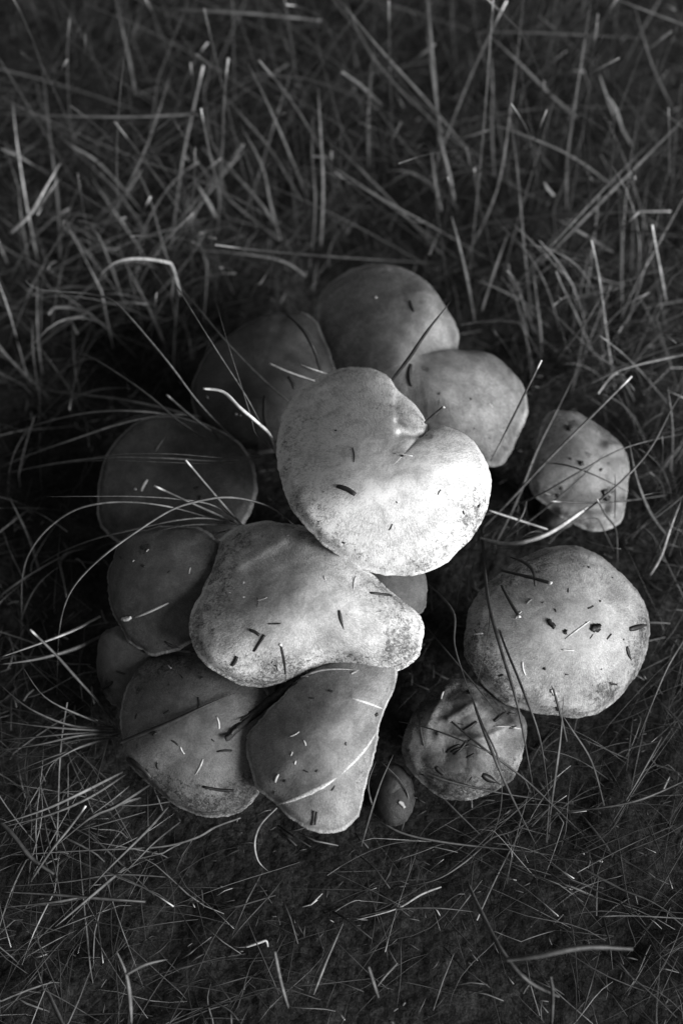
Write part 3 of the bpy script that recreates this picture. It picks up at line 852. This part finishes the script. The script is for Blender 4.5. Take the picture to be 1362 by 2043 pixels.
# single straws and stalks lying on or caught in other things
SINGLE = [
    ('bent_straw', 'bright bent straw with a frayed white end in front of the dark smooth cap', [(552, 906), (540, 870), (512, 842), (480, 815), (445, 782), (405, 775)], [.055, .085, .095, .10, .10, .10], 8, .70, 'bar'),
    ('straw', 'short white-tipped straw crossing the pale rim between the dark smooth cap and notched cap', [(628, 760), (575, 742), (537, 725)], [.085, .09, .09], 6, .42, 'cut'),
    ('straw', 'thin pale splinter pointing at the two-lobed cap from the dark smooth cap', [(655, 747), (625, 737), (598, 727)], [.08, .085, .085], 4, .40, 'cut'),
    ('kneed_straw', 'pale dry stem bent like a knee above the dim tall grass', [(360, 590), (345, 535), (330, 522), (272, 515), (228, 524), (196, 552)], [.03, .05, .055, .06, .06, .05], 7, .45, 'point'),
    ('dark_stalk', 'dark blade slanting across the two-lobed cap', [(780, 760), (815, 715), (852, 660), (898, 602)], [.085, .098, .108, .115], 8, .035, 'point'),
    ('dark_stalk', 'dark curved blade drooping over the dark smooth cap', [(640, 742), (628, 700), (605, 658), (572, 626)], [.06, .074, .078, .07], 9, .03, 'bar'),
    ('straw', 'stubby dark stalk with white specks sticking out of the notch', [(846, 845), (865, 828), (886, 811)], [.10, .105, .11], 7, .09, 'cut'),
    ('straw', 'bright flattened straw lying across the shaded gap behind the round cap', [(958, 1074), (1010, 1086), (1058, 1078), (1105, 1058), (1172, 1012)], [.03, .045, .05, .05, .045], 10, .60, 'bar'),
    ('straw', 'thin pale straw wedged between the notched cap and the spotted cap', [(975, 1018), (1030, 1036), (1092, 1056)], [.05, .045, .04], 5, .55, 'bar'),
    ('dark_stalk', 'dark hooked stalk hanging over the top of the round cap', [(1018, 1112), (1048, 1124), (1064, 1142), (1068, 1170)], [.06, .075, .08, .078], 7, .03, 'bar'),
    ('dark_stalk', 'dark straight stalk with a split tip over the round cap', [(1000, 1138), (1050, 1150), (1100, 1164)], [.06, .075, .085], 8, .03, 'cut'),
    ('dark_stalk', 'dark stalk with pale end leaning down the shaded side of the round cap', [(1000, 1168), (1018, 1202), (1036, 1232)], [.06, .072, .078], 8, .03, 'cut'),
    ('curled_root', 'fine pale curl hanging from the tip of the tongue-shaped cap', [(552, 1612), (520, 1645), (508, 1682), (515, 1718), (536, 1740)], [.03, .02, .015, .01, .004], 5, .26, 'point'),
    ('straw', 'bright forked dry stalk standing in the blurred grass', [(20, 465), (58, 428), (92, 372), (120, 325)], [.02, .035, .05, .06], 7, .5, 'point'),
    ('straw', 'thin pale straw splitting off beside the bright forked stalk', [(26, 462), (75, 412), (100, 380), (116, 358)], [.02, .035, .045, .05], 5, .4, 'point'),
    ('straw', 'upright bright straw among thin grass beyond the spotted cap', [(1328, 600), (1318, 545), (1308, 495), (1300, 448)], [.02, .04, .06, .075], 6, .36, 'cut'),
    ('straw', 'pale kinked straw lying in the grass beside the round cap', [(1296, 1148), (1318, 1110), (1335, 1060), (1358, 1000)], [.008, .02, .03, .04], 6, .46, 'point'),
    ('fuzzy_stalk', 'thick blurred stalk lying level across the open soil', [(1005, 1916), (1070, 1908), (1130, 1896), (1185, 1890), (1262, 1894)], [.045, .05, .052, .05, .045], 12, .085, 'bar'),
    ('fuzzy_stalk', 'long blurred stalk curving through the open soil to meet the level one', [(932, 1762), (958, 1818), (1005, 1905), (1055, 1960), (1115, 1990)], [.015, .03, .042, .04, .02], 9, .075, 'bar'),
    ('fuzzy_stalk', 'upright blurred stub rising from the curved stalk', [(1100, 2043), (1102, 1985), (1098, 1950)], [.01, .03, .045], 8, .09, 'bar'),
    ('dry_sprig', 'forked pale dry sprig on the dark soil below the wide mottled cap', [(262, 2043), (258, 1985), (250, 1940), (232, 1898)], [.01, .03, .035, .04], 9, .19, 'point'),
    ('dry_sprig', 'side twig of the forked dry sprig', [(252, 1945), (290, 1925), (335, 1915)], [.035, .036, .03], 7, .17, 'point'),
    ('straw', 'blurred straight straw stub standing on bare soil under the scratched cap', [(575, 2012), (560, 1960), (548, 1900)], [.008, .025, .04], 7, .16, 'bar'),
    ('straw', 'short blurred fork of straw on the bare soil', [(755, 1992), (745, 1962), (735, 1930)], [.008, .02, .03], 8, .13, 'bar'),
    ('straw', 'slanting blurred straw leaning on the short fork', [(752, 1968), (770, 1945), (792, 1922)], [.012, .02, .028], 6, .17, 'bar'),
    ('straw', 'blurred pale straw sloping up from the bare soil beneath the tongue-shaped cap', [(625, 1985), (650, 1920), (685, 1842)], [.01, .02, .03], 6, .17, 'point'),
    ('straw', 'short pale straw on dark soil with a bent end', [(490, 1890), (515, 1882), (530, 1878), (534, 1890)], [.004, .006, .006, .004], 6, .5, 'bar'),
    ('fuzzy_stalk', 'thick pale stalk lying flat far back in the blurred grass', [(320, 18), (400, 20), (500, 26), (640, 40)], [.05, .06, .06, .05], 7, .14, 'bar'),
    ('fuzzy_stalk', 'broken brown stalk with a knobbly end on the soil by the flat sheaf', [(0, 1640), (30, 1672), (62, 1712), (108, 1745)], [.012, .014, .012, .008], 10, .07, 'bar'),
]
for nm, lab, pts, zs, w, tone, tip in SINGLE:
    o = blade(nm, pts, zs, w, tone, None, tip, thick=0.5, tip_tone=.75 if tip == 'cut' else None)
    tag(o, lab, 'straw' if 'straw' in nm or 'sprig' in nm or 'root' in nm else 'grass')

# ------------------------------------------------------------------ crumbs and needles on the caps
def crumb(x0, y0, x1, y1, wpx, tone, bend=0.0):
    h0 = cap_hit(x0, y0); h1 = cap_hit(x1, y1)
    if h0 is None or h1 is None: return
    pts = []
    ln = math.hypot(x1 - x0, y1 - y0)
    k = 5
    bend = max(-0.07 * ln, min(0.07 * ln, bend))
    off = wpx * MPP * 0.10
    for i in range(k + 1):
        t = i / k
        x = x0 + (x1 - x0) * t - (y1 - y0) / max(ln, 1) * bend * math.sin(math.pi * t)
        y = y0 + (y1 - y0) * t + (x1 - x0) / max(ln, 1) * bend * math.sin(math.pi * t)
        h = cap_hit(x, y)
        if h: pts.append(h[0] + h[1] * off)
    if len(pts) < 3: return
    depth = (pts[0] - CAM).dot(FWD)
    V, F, A = blade_shape(pts, wpx * depth / FPX, tone, rng.choice(['bar', 'point', 'cut']) if tone < .2 else 'bar', h0[1], thick=0.35 if wpx > 8 else 0.7, tip_tone=tone)
    pale = tone > 0.2
    if ln < 2.2 * wpx:
        V = [v + Vector((rng.uniform(-1, 1), rng.uniform(-1, 1), rng.uniform(-1, 1))) * (wpx * MPP * 0.14) for v in V]
    chunk = ln < 2.2 * wpx
    nm = ('pale_speck' if pale else 'dark_crumb') if chunk else ('pale_straw_bit' if pale else 'dark_needle')
    what = {'pale_speck': 'pale speck', 'dark_crumb': 'dark crumb', 'pale_straw_bit': 'thin pale straw bit', 'dark_needle': 'dark needle fragment'}[nm]
    size = '' if chunk else ('long ' if ln > 45 else 'short ')
    words = CAPS[h0[2]]['words']
    o = link_mesh(nm, V, F, M_BLADE, None, origin=Vector(V[0]), attrs=A)
    lab = size + what + ' lying on ' + words
    tag(o, lab, 'debris', size + what + 's on ' + words)

D, Pl = 0.025, 0.62
CRUMBS = [
    (672, 970, 709, 987, 10, D), (703, 893, 706, 922, 3, D), (775, 1058, 782, 1045, 3, D), (785, 905, 823, 910, 3, .8), (873, 987, 879, 977, 3, D), (923, 1019, 927, 1028, 4, D),
    (952, 1012, 957, 1005, 5, D), (790, 1000, 793, 1004, 3, D), (668, 858, 672, 860, 4, D), (633, 1040, 637, 1042, 3, D), (800, 908, 804, 911, 5, D), (683, 1082, 688, 1084, 4, D),
    (676, 1218, 686, 1256, 7, D), (498, 1257, 518, 1268, 7, D), (506, 1300, 528, 1267, 6, D), (462, 1328, 473, 1310, 8, D), (738, 1183, 780, 1189, 6, D), (560, 1287, 570, 1358, 6, D),
    (510, 1198, 533, 1192, 3, .55), (483, 1161, 487, 1164, 5, .8), (484, 1190, 487, 1192, 5, .8), (710, 1150, 705, 1176, 4, .6), (513, 1192, 512, 1214, 2, D), (557, 1285, 562, 1290, 6, .6),
    (646, 1149, 650, 1158, 3, .6), (535, 1245, 560, 1244, 3, D), (392, 1289, 395, 1291, 5, .8), (454, 1182, 460, 1183, 3, .6), (690, 1225, 710, 1232, 2, .6), (615, 1350, 600, 1352, 5, .5),
    (243, 1236, 262, 1231, 10, .8), (270, 1232, 336, 1203, 5, .8), (328, 1280, 360, 1293, 6, D), (377, 1145, 380, 1132, 3, .5), (292, 1101, 297, 1096, 3, .6), (285, 1128, 289, 1131, 5, D), (265, 1120, 268, 1118, 3, .5),
    (256, 1516, 302, 1551, 22, .035), (405, 1570, 466, 1578, 7, D), (390, 1545, 405, 1515, 4, .62), (360, 1490, 368, 1505, 3, .62), (432, 1430, 437, 1455, 4, .7), (342, 1478, 356, 1488, 4, D),
    (305, 1468, 312, 1462, 8, D), (270, 1435, 274, 1423, 5, D), (395, 1392, 396, 1412, 4, D), (314, 1522, 316, 1535, 5, D), (433, 1500, 462, 1498, 5, D), (422, 1475, 428, 1480, 3, D), (335, 1327, 342, 1334, 3, .5), (400, 1355, 404, 1350, 5, D),
    (621, 1646, 625, 1618, 6, D), (628, 1646, 632, 1620, 4, D), (549, 1561, 556, 1545, 5, .7), (577, 1470, 597, 1460, 3, .7), (605, 1477, 610, 1488, 3, .6), (688, 1482, 690, 1488, 5, D), (630, 1540, 634, 1536, 5, D),
    (655, 1378, 664, 1380, 5, D), (615, 1392, 628, 1393, 3, D), (580, 1508, 583, 1500, 3, .7), (590, 1518, 588, 1526, 3, .6), (748, 1425, 752, 1428, 7, D), (565, 1560, 571, 1558, 5, D), (660, 1578, 668, 1566, 4, D), (700, 1345, 712, 1340, 5, .5),
    (818, 600, 826, 622, 7, D), (819, 726, 822, 771, 9, D), (875, 784, 877, 786, 5, D), (937, 795, 940, 797, 4, D), (973, 805, 982, 812, 4, .5), (748, 592, 752, 594, 6, .5),
    (575, 752, 587, 776, 7, D), (528, 790, 530, 850, 6, D), (412, 790, 416, 794, 3, .3), (470, 825, 474, 828, 5, .3), (478, 829, 481, 828, 5, .3),
    (282, 980, 294, 957, 6, .8), (268, 975, 272, 977, 4, .5), (400, 990, 398, 1002, 7, D), (310, 900, 330, 872, 6, .12), (388, 975, 398, 972, 5, D),
    (1093, 1236, 1107, 1252, 12, D), (1125, 1263, 1131, 1261, 10, D), (1179, 1256, 1196, 1250, 16, D), (1250, 1290, 1259, 1318, 9, D), (1255, 1256, 1290, 1246, 12, .04), (1127, 1275, 1176, 1239, 4, .7), (1120, 1296, 1145, 1298, 4, .75),
    (1210, 1276, 1219, 1265, 4, D), (1172, 1214, 1183, 1209, 4, D), (1083, 1335, 1088, 1334, 6, D), (1106, 1215, 1109, 1222, 4, D), (1172, 1131, 1177, 1134, 6, D), (1080, 1203, 1085, 1201, 3, D), (1127, 1345, 1135, 1346, 4, D),
    (1220, 1152, 1222, 1153, 4, D), (1195, 1200, 1198, 1199, 4, D), (1028, 1235, 1040, 1220, 4, .55), (1050, 1205, 1060, 1196, 5, .2), (945, 1266, 963, 1264, 4, .6), (994, 1349, 1004, 1347, 5, D), (1042, 1320, 1048, 1348, 4, .55), (1100, 1375, 1106, 1388, 9, .6),
    (1110, 1410, 1112, 1418, 6, D), (1243, 1275, 1244, 1277, 4, D), (1168, 1242, 1170, 1243, 4, D), (1215, 1362, 1230, 1366, 5, D),
    (1130, 853, 1140, 857, 14, D), (1155, 922, 1164, 928, 11, D), (1204, 976, 1214, 996, 15, .04), (1118, 972, 1120, 978, 7, D), (1110, 985, 1114, 992, 7, D), (1196, 940, 1202, 934, 6, D), (1136, 914, 1139, 918, 5, D), (1246, 950, 1249, 952, 6, D), (1070, 945, 1076, 944, 5, D),
    (905, 1506, 930, 1478, 7, D), (890, 1502, 918, 1486, 6, D), (962, 1546, 992, 1562, 14, D), (930, 1512, 945, 1504, 5, D), (870, 1530, 885, 1545, 9, D), (985, 1440, 1010, 1420, 8, D), (1015, 1452, 1030, 1448, 6, D), (870, 1462, 873, 1466, 6, D), (885, 1380, 880, 1395, 4, .6),
    (900, 1500, 935, 1488, 6, D), (920, 1460, 950, 1440, 7, D), (915, 1495, 950, 1470, 5, D), (1012, 1425, 1030, 1428, 6, D), (840, 1545, 870, 1560, 5, D),
    (800, 1465, 880, 1503, 8, .03), (836, 1420, 845, 1488, 5, .04), (985, 1450, 1040, 1455, 4, .5), (800, 1492, 826, 1545, 6, .5), (205, 1375, 225, 1360, 8, D), (232, 1340, 250, 1345, 4, D),
    (795, 1600, 806, 1612, 9, .5),
]
for c in CRUMBS:
    crumb(*c, bend=rng.uniform(-3.5, 3.5))
# scattered tiny needles, mostly on the upper faces of the nearer caps
for _ in range(45):
    k = rng.choice(['notch', 'waist', 'waist', 'low', 'low', 'tongue', 'tongue', 'dusk', 'round', 'round', 'lobe', 'lumpy', 'lumpy', 'nook'])
    P = CAPS[k]['px']
    x, y = rng.uniform(P[:, 0].min(), P[:, 0].max()), rng.uniform(P[:, 1].min(), P[:, 1].max())
    h = cap_hit(x, y)
    if h is None or h[2] != k: continue
    a = rng.uniform(0, 6.28); l = rng.uniform(3, 14 if k != 'notch' else 6)
    crumb(x, y, x + math.cos(a) * l, y + math.sin(a) * l, rng.uniform(1.6, 3.5), rng.choice([D, D, D, D, D, .4]))

# long dark straw across the wide mottled cap
def draped(name, label, pts, wpx, tone, tip='point', lift=1.0, cat='straw', mat=None, thick=0.3):
    L2 = catmull(pts, 6)
    out = []
    for x, y in L2:
        h = cap_hit(x, y)
        out.append(h[0] + h[1] * (0.0006 * lift) if h else None)
    good = [i for i, p in enumerate(out) if p is not None]
    z_of = {i: (out[i] - CAM).dot(FWD) for i in good}
    res = []
    for i, (x, y) in enumerate(L2):
        d = ray(x, y)
        dep = np.interp(i, good, [z_of[g_] for g_ in good])
        res.append(CAM + d * (dep / d.dot(FWD)))
    V, F, A = blade_shape(catmull(resample(res, max(6, len(res) // 3)), 3), wpx * MPP, tone, tip, facing(res[0]), thick=thick)
    o = link_mesh(name, V, F, mat or M_BLADE, None, origin=Vector(V[0]), attrs=A)
    tag(o, label, cat)
    return o
draped('dark_straw', 'long dark straw lying right across the wide mottled cap', [(236, 1483), (290, 1462), (350, 1437), (410, 1408), (470, 1382)], 9, .05, 'point', 2)
draped('pale_straw', 'thin pale straw running along the lower rim of the broad waisted cap', [(600, 1352), (640, 1338), (680, 1335), (716, 1338)], 4, .6, 'point', 1)

# bark twig between the caps
def bark_twig():
    base = empty('bark_twig', at(450, 1475, .062))
    tag(base, 'splintered dark bark twig wedged between the mottled cap and the scratched cap', 'twig')
    for pts, w, tone in (([(450, 1475), (490, 1440), (530, 1405), (570, 1372), (606, 1346)], 16, .05),
                         ([(462, 1462), (510, 1428), (560, 1388), (590, 1362)], 7, .09),
                         ([(478, 1440), (530, 1398), (575, 1362), (612, 1340)], 6, .035)):
        L2 = catmull(pts, 6)
        deps = [(cap_hit(x, y)[0] - CAM).dot(FWD) if cap_hit(x, y) else None for x, y in L2]
        ok = [i for i, d_ in enumerate(deps) if d_ is not None]
        sm = np.poly1d(np.polyfit(ok, [deps[i] for i in ok], 2))
        L = np.array([np.array(CAM + ray(x, y) * ((sm(i) - 0.0015) / ray(x, y).dot(FWD))) for i, (x, y) in enumerate(L2)])
        for p in L: p += np.array((rng.uniform(-1, 1), rng.uniform(-1, 1), rng.uniform(-1, 1))) * 0.0004
        V, F, A = blade_shape(L, w * MPP, tone, 'bar', facing(L[0]), thick=0.6)
        link_mesh('splinter', V, F, M_BARK if w > 10 else M_BLADE, base, attrs=A)
bark_twig()

# pale scratches on the tongue-shaped cap and the rim mark on the waisted one: bared flesh, parts of those mushrooms
def scratch(key, pts, wpx):
    L2 = catmull(pts, 10)
    P, N = [], []
    for x, y in L2:
        h = cap_hit(x, y)
        if h and h[2] == key: P.append(h[0] + h[1] * 0.00005); N.append(h[1])
    if len(P) < 4: return
    n = len(P)
    V, F = [], []
    for i, p in enumerate(P):
        d = (P[min(i + 1, n - 1)] - P[max(i - 1, 0)]).normalized()
        s = d.cross(N[i]).normalized()
        t = i / (n - 1)
        hw = wpx * MPP / 2 * (math.sin(math.pi * min(max(t, 0.02), 0.98)) ** 0.6) * (0.75 + 0.5 * abs(noise.noise(p * 350)))
        V += [p - s * hw - N[i] * 0.0004, p - s * hw * 0.4 + N[i] * 0.00018, p + s * hw * 0.4 + N[i] * 0.00018, p + s * hw - N[i] * 0.0004]
    for i in range(n - 1):
        F += [(i * 4 + k, i * 4 + k + 1, i * 4 + 4 + k + 1, i * 4 + 4 + k) for k in range(3)]
    o = link_mesh('scratch', V, F, M_SCRATCH, CAPS[key]['cap'])
    o['label'] = 'pale scratch in the cap skin'
scratch('tongue', [(552, 1606), (590, 1594), (640, 1572), (672, 1552)], 13)
scratch('tongue', [(680, 1545), (705, 1522), (730, 1494), (749, 1464)], 11)
scratch('tongue', [(703, 1394), (730, 1402), (762, 1414)], 7)

# ------------------------------------------------------------------ tufts of tall grass round the clump
def wild_tuft(px, py, count, lmin, lmax, label, group, lean=None, spread=1.0, tones=(.09, .26), wmm=(.35, 1.0), e0r=(25, 85), e1r=(10, 75), loose=.014):
    b = on_ground(px, py)
    t = empty('grass_tuft', b)
    made = 0
    tries = 0
    count = int(count * 1.5)
    while made < count and tries < count * 12:
        tries += 1
        az = rng.uniform(0, 2 * math.pi) if lean is None else R(lean) + rng.gauss(0, 0.6) * spread
        q = Vector((b.x + rng.gauss(0, loose), b.y + rng.gauss(0, loose), 0))
        q.z = ground_h(q.x, q.y) - 0.002
        ea = rng.uniform(*e0r)
        eb = rng.uniform(*e1r) if e1r else ea + rng.uniform(-28, 8)
        L = arc_blade(q, az, rng.uniform(lmin, lmax), R(ea), R(eb), 0, 0, rng.uniform(0, .1 if e1r else .05))
        if not clear_of_caps(L): continue
        tone = rng.uniform(*tones) if rng.random() < .75 else rng.uniform(tones[1], tones[1] * 2.1)
        cut = rng.random() < 0.34
        f = Vector((rng.uniform(-1, 1), rng.uniform(-1, 1), rng.uniform(-.3, 1))).normalized()
        w = rng.uniform(*wmm) * 0.001
        if rng.random() < 0.10: w *= 1.9
        if rng.random() < 0.3:      # a kink part way up
            k = rng.randint(3, 7); off = Vector((rng.uniform(-1, 1), rng.uniform(-1, 1), rng.uniform(-1, .2))) * 0.004
            for q_ in range(k + 1, len(L)): L[q_] = L[q_] + off * (q_ - k)
            if not clear_of_caps(L): continue
        V, F, A = blade_shape(L, w, tone, 'cut' if cut else 'point', f, root_tone=tone * .7, tip_tone=rng.choice([.4, .6, .8]) if cut else None)
        link_mesh('blade', V, F, M_BLADE, t, attrs=A)
        made += 1
    if made == 0:
        bpy.data.objects.remove(t); return
    tag(t, label, 'grass', group)

BACK_L = ('tall tangled grass tuft in the blur beyond the dim and dark smooth caps', 'tall tufts beyond the dark caps')
BACK_M = ('tall tangled grass tuft in the blur straight behind the two-lobed cap', 'tall tufts behind the two-lobed cap')
BACK_R = ('tall tangled grass tuft in the blur far beyond the spotted knobbly cap', 'tall tufts beyond the spotted cap')
for (x, y, n, a, b_) in [(60, 150, 16, .07, .15), (210, 120, 16, .07, .16), (370, 170, 16, .07, .15), (520, 100, 16, .07, .16), (670, 160, 16, .07, .16), (830, 120, 18, .07, .16), (960, 60, 14, .07, .15),
                        (1090, 170, 18, .07, .16), (1240, 120, 14, .06, .14), (1350, 220, 12, .06, .14), (130, 330, 15, .06, .13), (300, 400, 16, .06, .13), (460, 330, 16, .06, .13), (590, 390, 14, .06, .12),
                        (740, 400, 15, .06, .12), (900, 390, 18, .06, .14), (1040, 420, 18, .06, .14), (1180, 360, 14, .06, .13), (1300, 440, 12, .06, .12), (700, -60, 14, .08, .16), (250, -60, 14, .08, .16), (1150, -60, 14, .08, .16),
                        (520, 540, 10, .05, .10), (420, 490, 12, .05, .10), (250, 520, 12, .05, .10), (120, 450, 12, .05, .10), (1150, 520, 14, .05, .11), (840, 480, 12, .05, .10), (1330, 560, 10, .05, .10), (960, 580, 12, .06, .13), (640, 480, 8, .05, .10)]:
    BACK = BACK_L if x < 470 else BACK_M if x < 970 else BACK_R
    wild_tuft(x, y, n, a * 1.1, b_ * 1.2, *BACK, tones=(.025, .08), loose=.032, e0r=(12, 88), e1r=None)
SIDE_R = ('thin wiry grass tuft on the soil beyond the spotted knobbly cap', 'wiry tufts beyond the spotted cap')
for (x, y, n, a, b_) in [(1120, 640, 14, .05, .10), (1240, 640, 12, .05, .11), (1340, 760, 12, .05, .10), (1330, 950, 10, .04, .09), (1340, 1120, 9, .03, .07), (1180, 760, 10, .04, .09), (1080, 740, 8, .04, .09)]:
    wild_tuft(x, y, n, a, b_, *SIDE_R)
for (x, y) in [(1250, 720), (1310, 850), (1345, 1010), (1290, 1060), (1020, 1050)]:
    wild_tuft(x, y, 11, .03, .08, *SIDE_R, wmm=(.25, .6), tones=(.05, .14))
LOW_R = ('sparse wispy tuft of hair-thin grass on the soil around the round domed cap', 'wispy tufts around the round cap')
for (x, y) in [(1320, 1230), (1345, 1400), (1260, 1480), (1180, 1500), (1080, 1540), (1300, 1600), (1150, 1650), (1010, 1650), (880, 1640), (1340, 1720), (1200, 1760), (780, 1680)]:
    wild_tuft(x, y, 9, .025, .07, *LOW_R, wmm=(.2, .55), tones=(.04, .12), e0r=(8, 60), e1r=(-20, 35), loose=.018)
SIDE_L = ('limp wiry grass tuft on the shaded soil outside the dim cap', 'wiry tufts outside the dim cap')
for (x, y, n, a, b_) in [(60, 560, 12, .05, .10), (190, 620, 12, .05, .10), (60, 720, 12, .04, .09), (280, 700, 9, .04, .09), (100, 850, 8, .04, .08), (60, 1010, 7, .03, .07), (90, 1180, 8, .03, .06), (330, 560, 10, .05, .10)]:
    wild_tuft(x, y, n, a, b_, *SIDE_L, e0r=(20, 70), e1r=(-20, 40))
FLATS = ('flattened grass tuft on the soil below the spray of thin blades', 'flattened tufts below the spray')
for (x, y, n, a, b_) in [(60, 1600, 8, .03, .07), (180, 1690, 8, .03, .07), (60, 1800, 8, .03, .07), (260, 1840, 6, .02, .06), (60, 1960, 7, .03, .06), (330, 1720, 6, .03, .05)]:
    wild_tuft(x, y, n, a, b_, *FLATS, e0r=(5, 35), e1r=(-15, 15), tones=(.07, .18))

# ------------------------------------------------------------------ stuff: litter on the soil, the wider sward
def joined(name, label, cat, builder, count):
    VV, FF, AA = [], [], {'tone': [], 'across': [], 'along': []}
    for _ in range(count):
        r = builder()
        if r is None: continue
        V, F, A = r
        k = len(VV)
        VV += V
        FF += [tuple(i + k for i in f) for f in F]
        for a in AA: AA[a] += A[a]
    o = link_mesh(name, VV, FF, M_BLADE, None, origin=Vector((0, 0, 0)), attrs=AA)
    tag(o, label, cat, None, 'stuff')
    return o

def litter_piece():
    x, y = rng.uniform(-.34, .34), rng.uniform(-.30, .55)
    z = ground_h(x, y)
    big = rng.random() < 0.25
    l = rng.uniform(.008, .03) if big else rng.uniform(.0015, .008)
    a = rng.uniform(0, 6.28)
    tilt = rng.uniform(-.15, .35)
    d = Vector((math.cos(a) * math.cos(tilt), math.sin(a) * math.cos(tilt), math.sin(tilt)))
    p = Vector((x, y, z + rng.uniform(0.0, .003)))
    bend = Vector((rng.uniform(-1, 1), rng.uniform(-1, 1), rng.uniform(0, 1))) * l * 0.08
    L = [p, p + d * l * .5 + bend, p + d * l]
    tone = rng.choice([.03, .04, .05, .06, .08, .10, .16]) if rng.random() < 0.93 else rng.uniform(.25, .65)
    if (big or y > .08) and tone > .2: tone *= .4
    return blade_shape(L, rng.uniform(.0003, .0010), tone, 'bar', Vector((rng.uniform(-.5, .5), rng.uniform(-.5, .5), 1)).normalized(), thick=.4)
joined('litter', 'scattered dry needles and straw crumbs over the dark soil', 'litter', litter_piece, 6500)

def thatch_strand():
    x, y = rng.uniform(-.38, .38), rng.uniform(-.34, .60)
    dens = 0.5 + 0.9 * noise.noise(Vector((x * 14, y * 14, 3.3))) + (0.25 if x < -.05 else 0)
    if rng.random() > dens: return None
    p = Vector((x, y, ground_h(x, y) + rng.uniform(0, .003)))
    a = rng.uniform(0, 6.28)
    L = arc_blade(p, a, rng.uniform(.012, .055), R(rng.uniform(0, 28)), R(rng.uniform(-35, 12)), 0, 0, rng.uniform(0, .35), 6)
    for q in L: q.z = max(q.z, ground_h(q.x, q.y) + .0004)
    for q in L[::2]:
        u, v = project(q)
        if inside_cap(u, v, 3): return None
    tone = rng.uniform(.025, .07) if rng.random() < .90 else rng.uniform(.10, .24)
    return blade_shape(L, rng.uniform(.00022, .0007), tone, 'point', Vector((rng.uniform(-.6, .6), rng.uniform(-.6, .6), 1)).normalized(), thick=.3)
joined('thatch', 'fine tangled dead grass strands matted over the dark soil', 'grass', thatch_strand, 15000)

def sward_blade():
    while True:
        x, y = rng.uniform(-1.6, 1.6), rng.uniform(-1.3, 1.9)
        p = Vector((x, y, 0))
        px, py = project(p) if (p - CAM).dot(FWD) > 0.05 else (-999, -999)
        if -40 < px < W_PX + 40 and (-60 if rng.random() < .8 else 400) < py < H_PX + 60:
            continue
        if math.hypot(x, y) < 0.9 or rng.random() < 0.35: break
    p.z = ground_h(x, y) - .002
    L = arc_blade(p, rng.uniform(0, 6.28), rng.uniform(.04, .14), R(rng.uniform(30, 85)), R(rng.uniform(-10, 70)), 0, 0, rng.uniform(0, .12), 5)
    if not clear_of_caps(L, 4): return None
    qx = [project(q) for q in L]
    if any(-20 < a < W_PX + 20 and 600 < b < H_PX for a, b in qx): return None
    cut = rng.random() < .15
    return blade_shape(L, rng.uniform(.0006, .0016), rng.uniform(.04, .12), 'cut' if cut else 'point',
                       Vector((rng.uniform(-1, 1), rng.uniform(-1, 1), rng.uniform(0, 1))).normalized(), tip_tone=.4 if cut else None)
joined('grass', 'wild grass spreading over the soil all round the clump', 'grass', sward_blade, 7000)
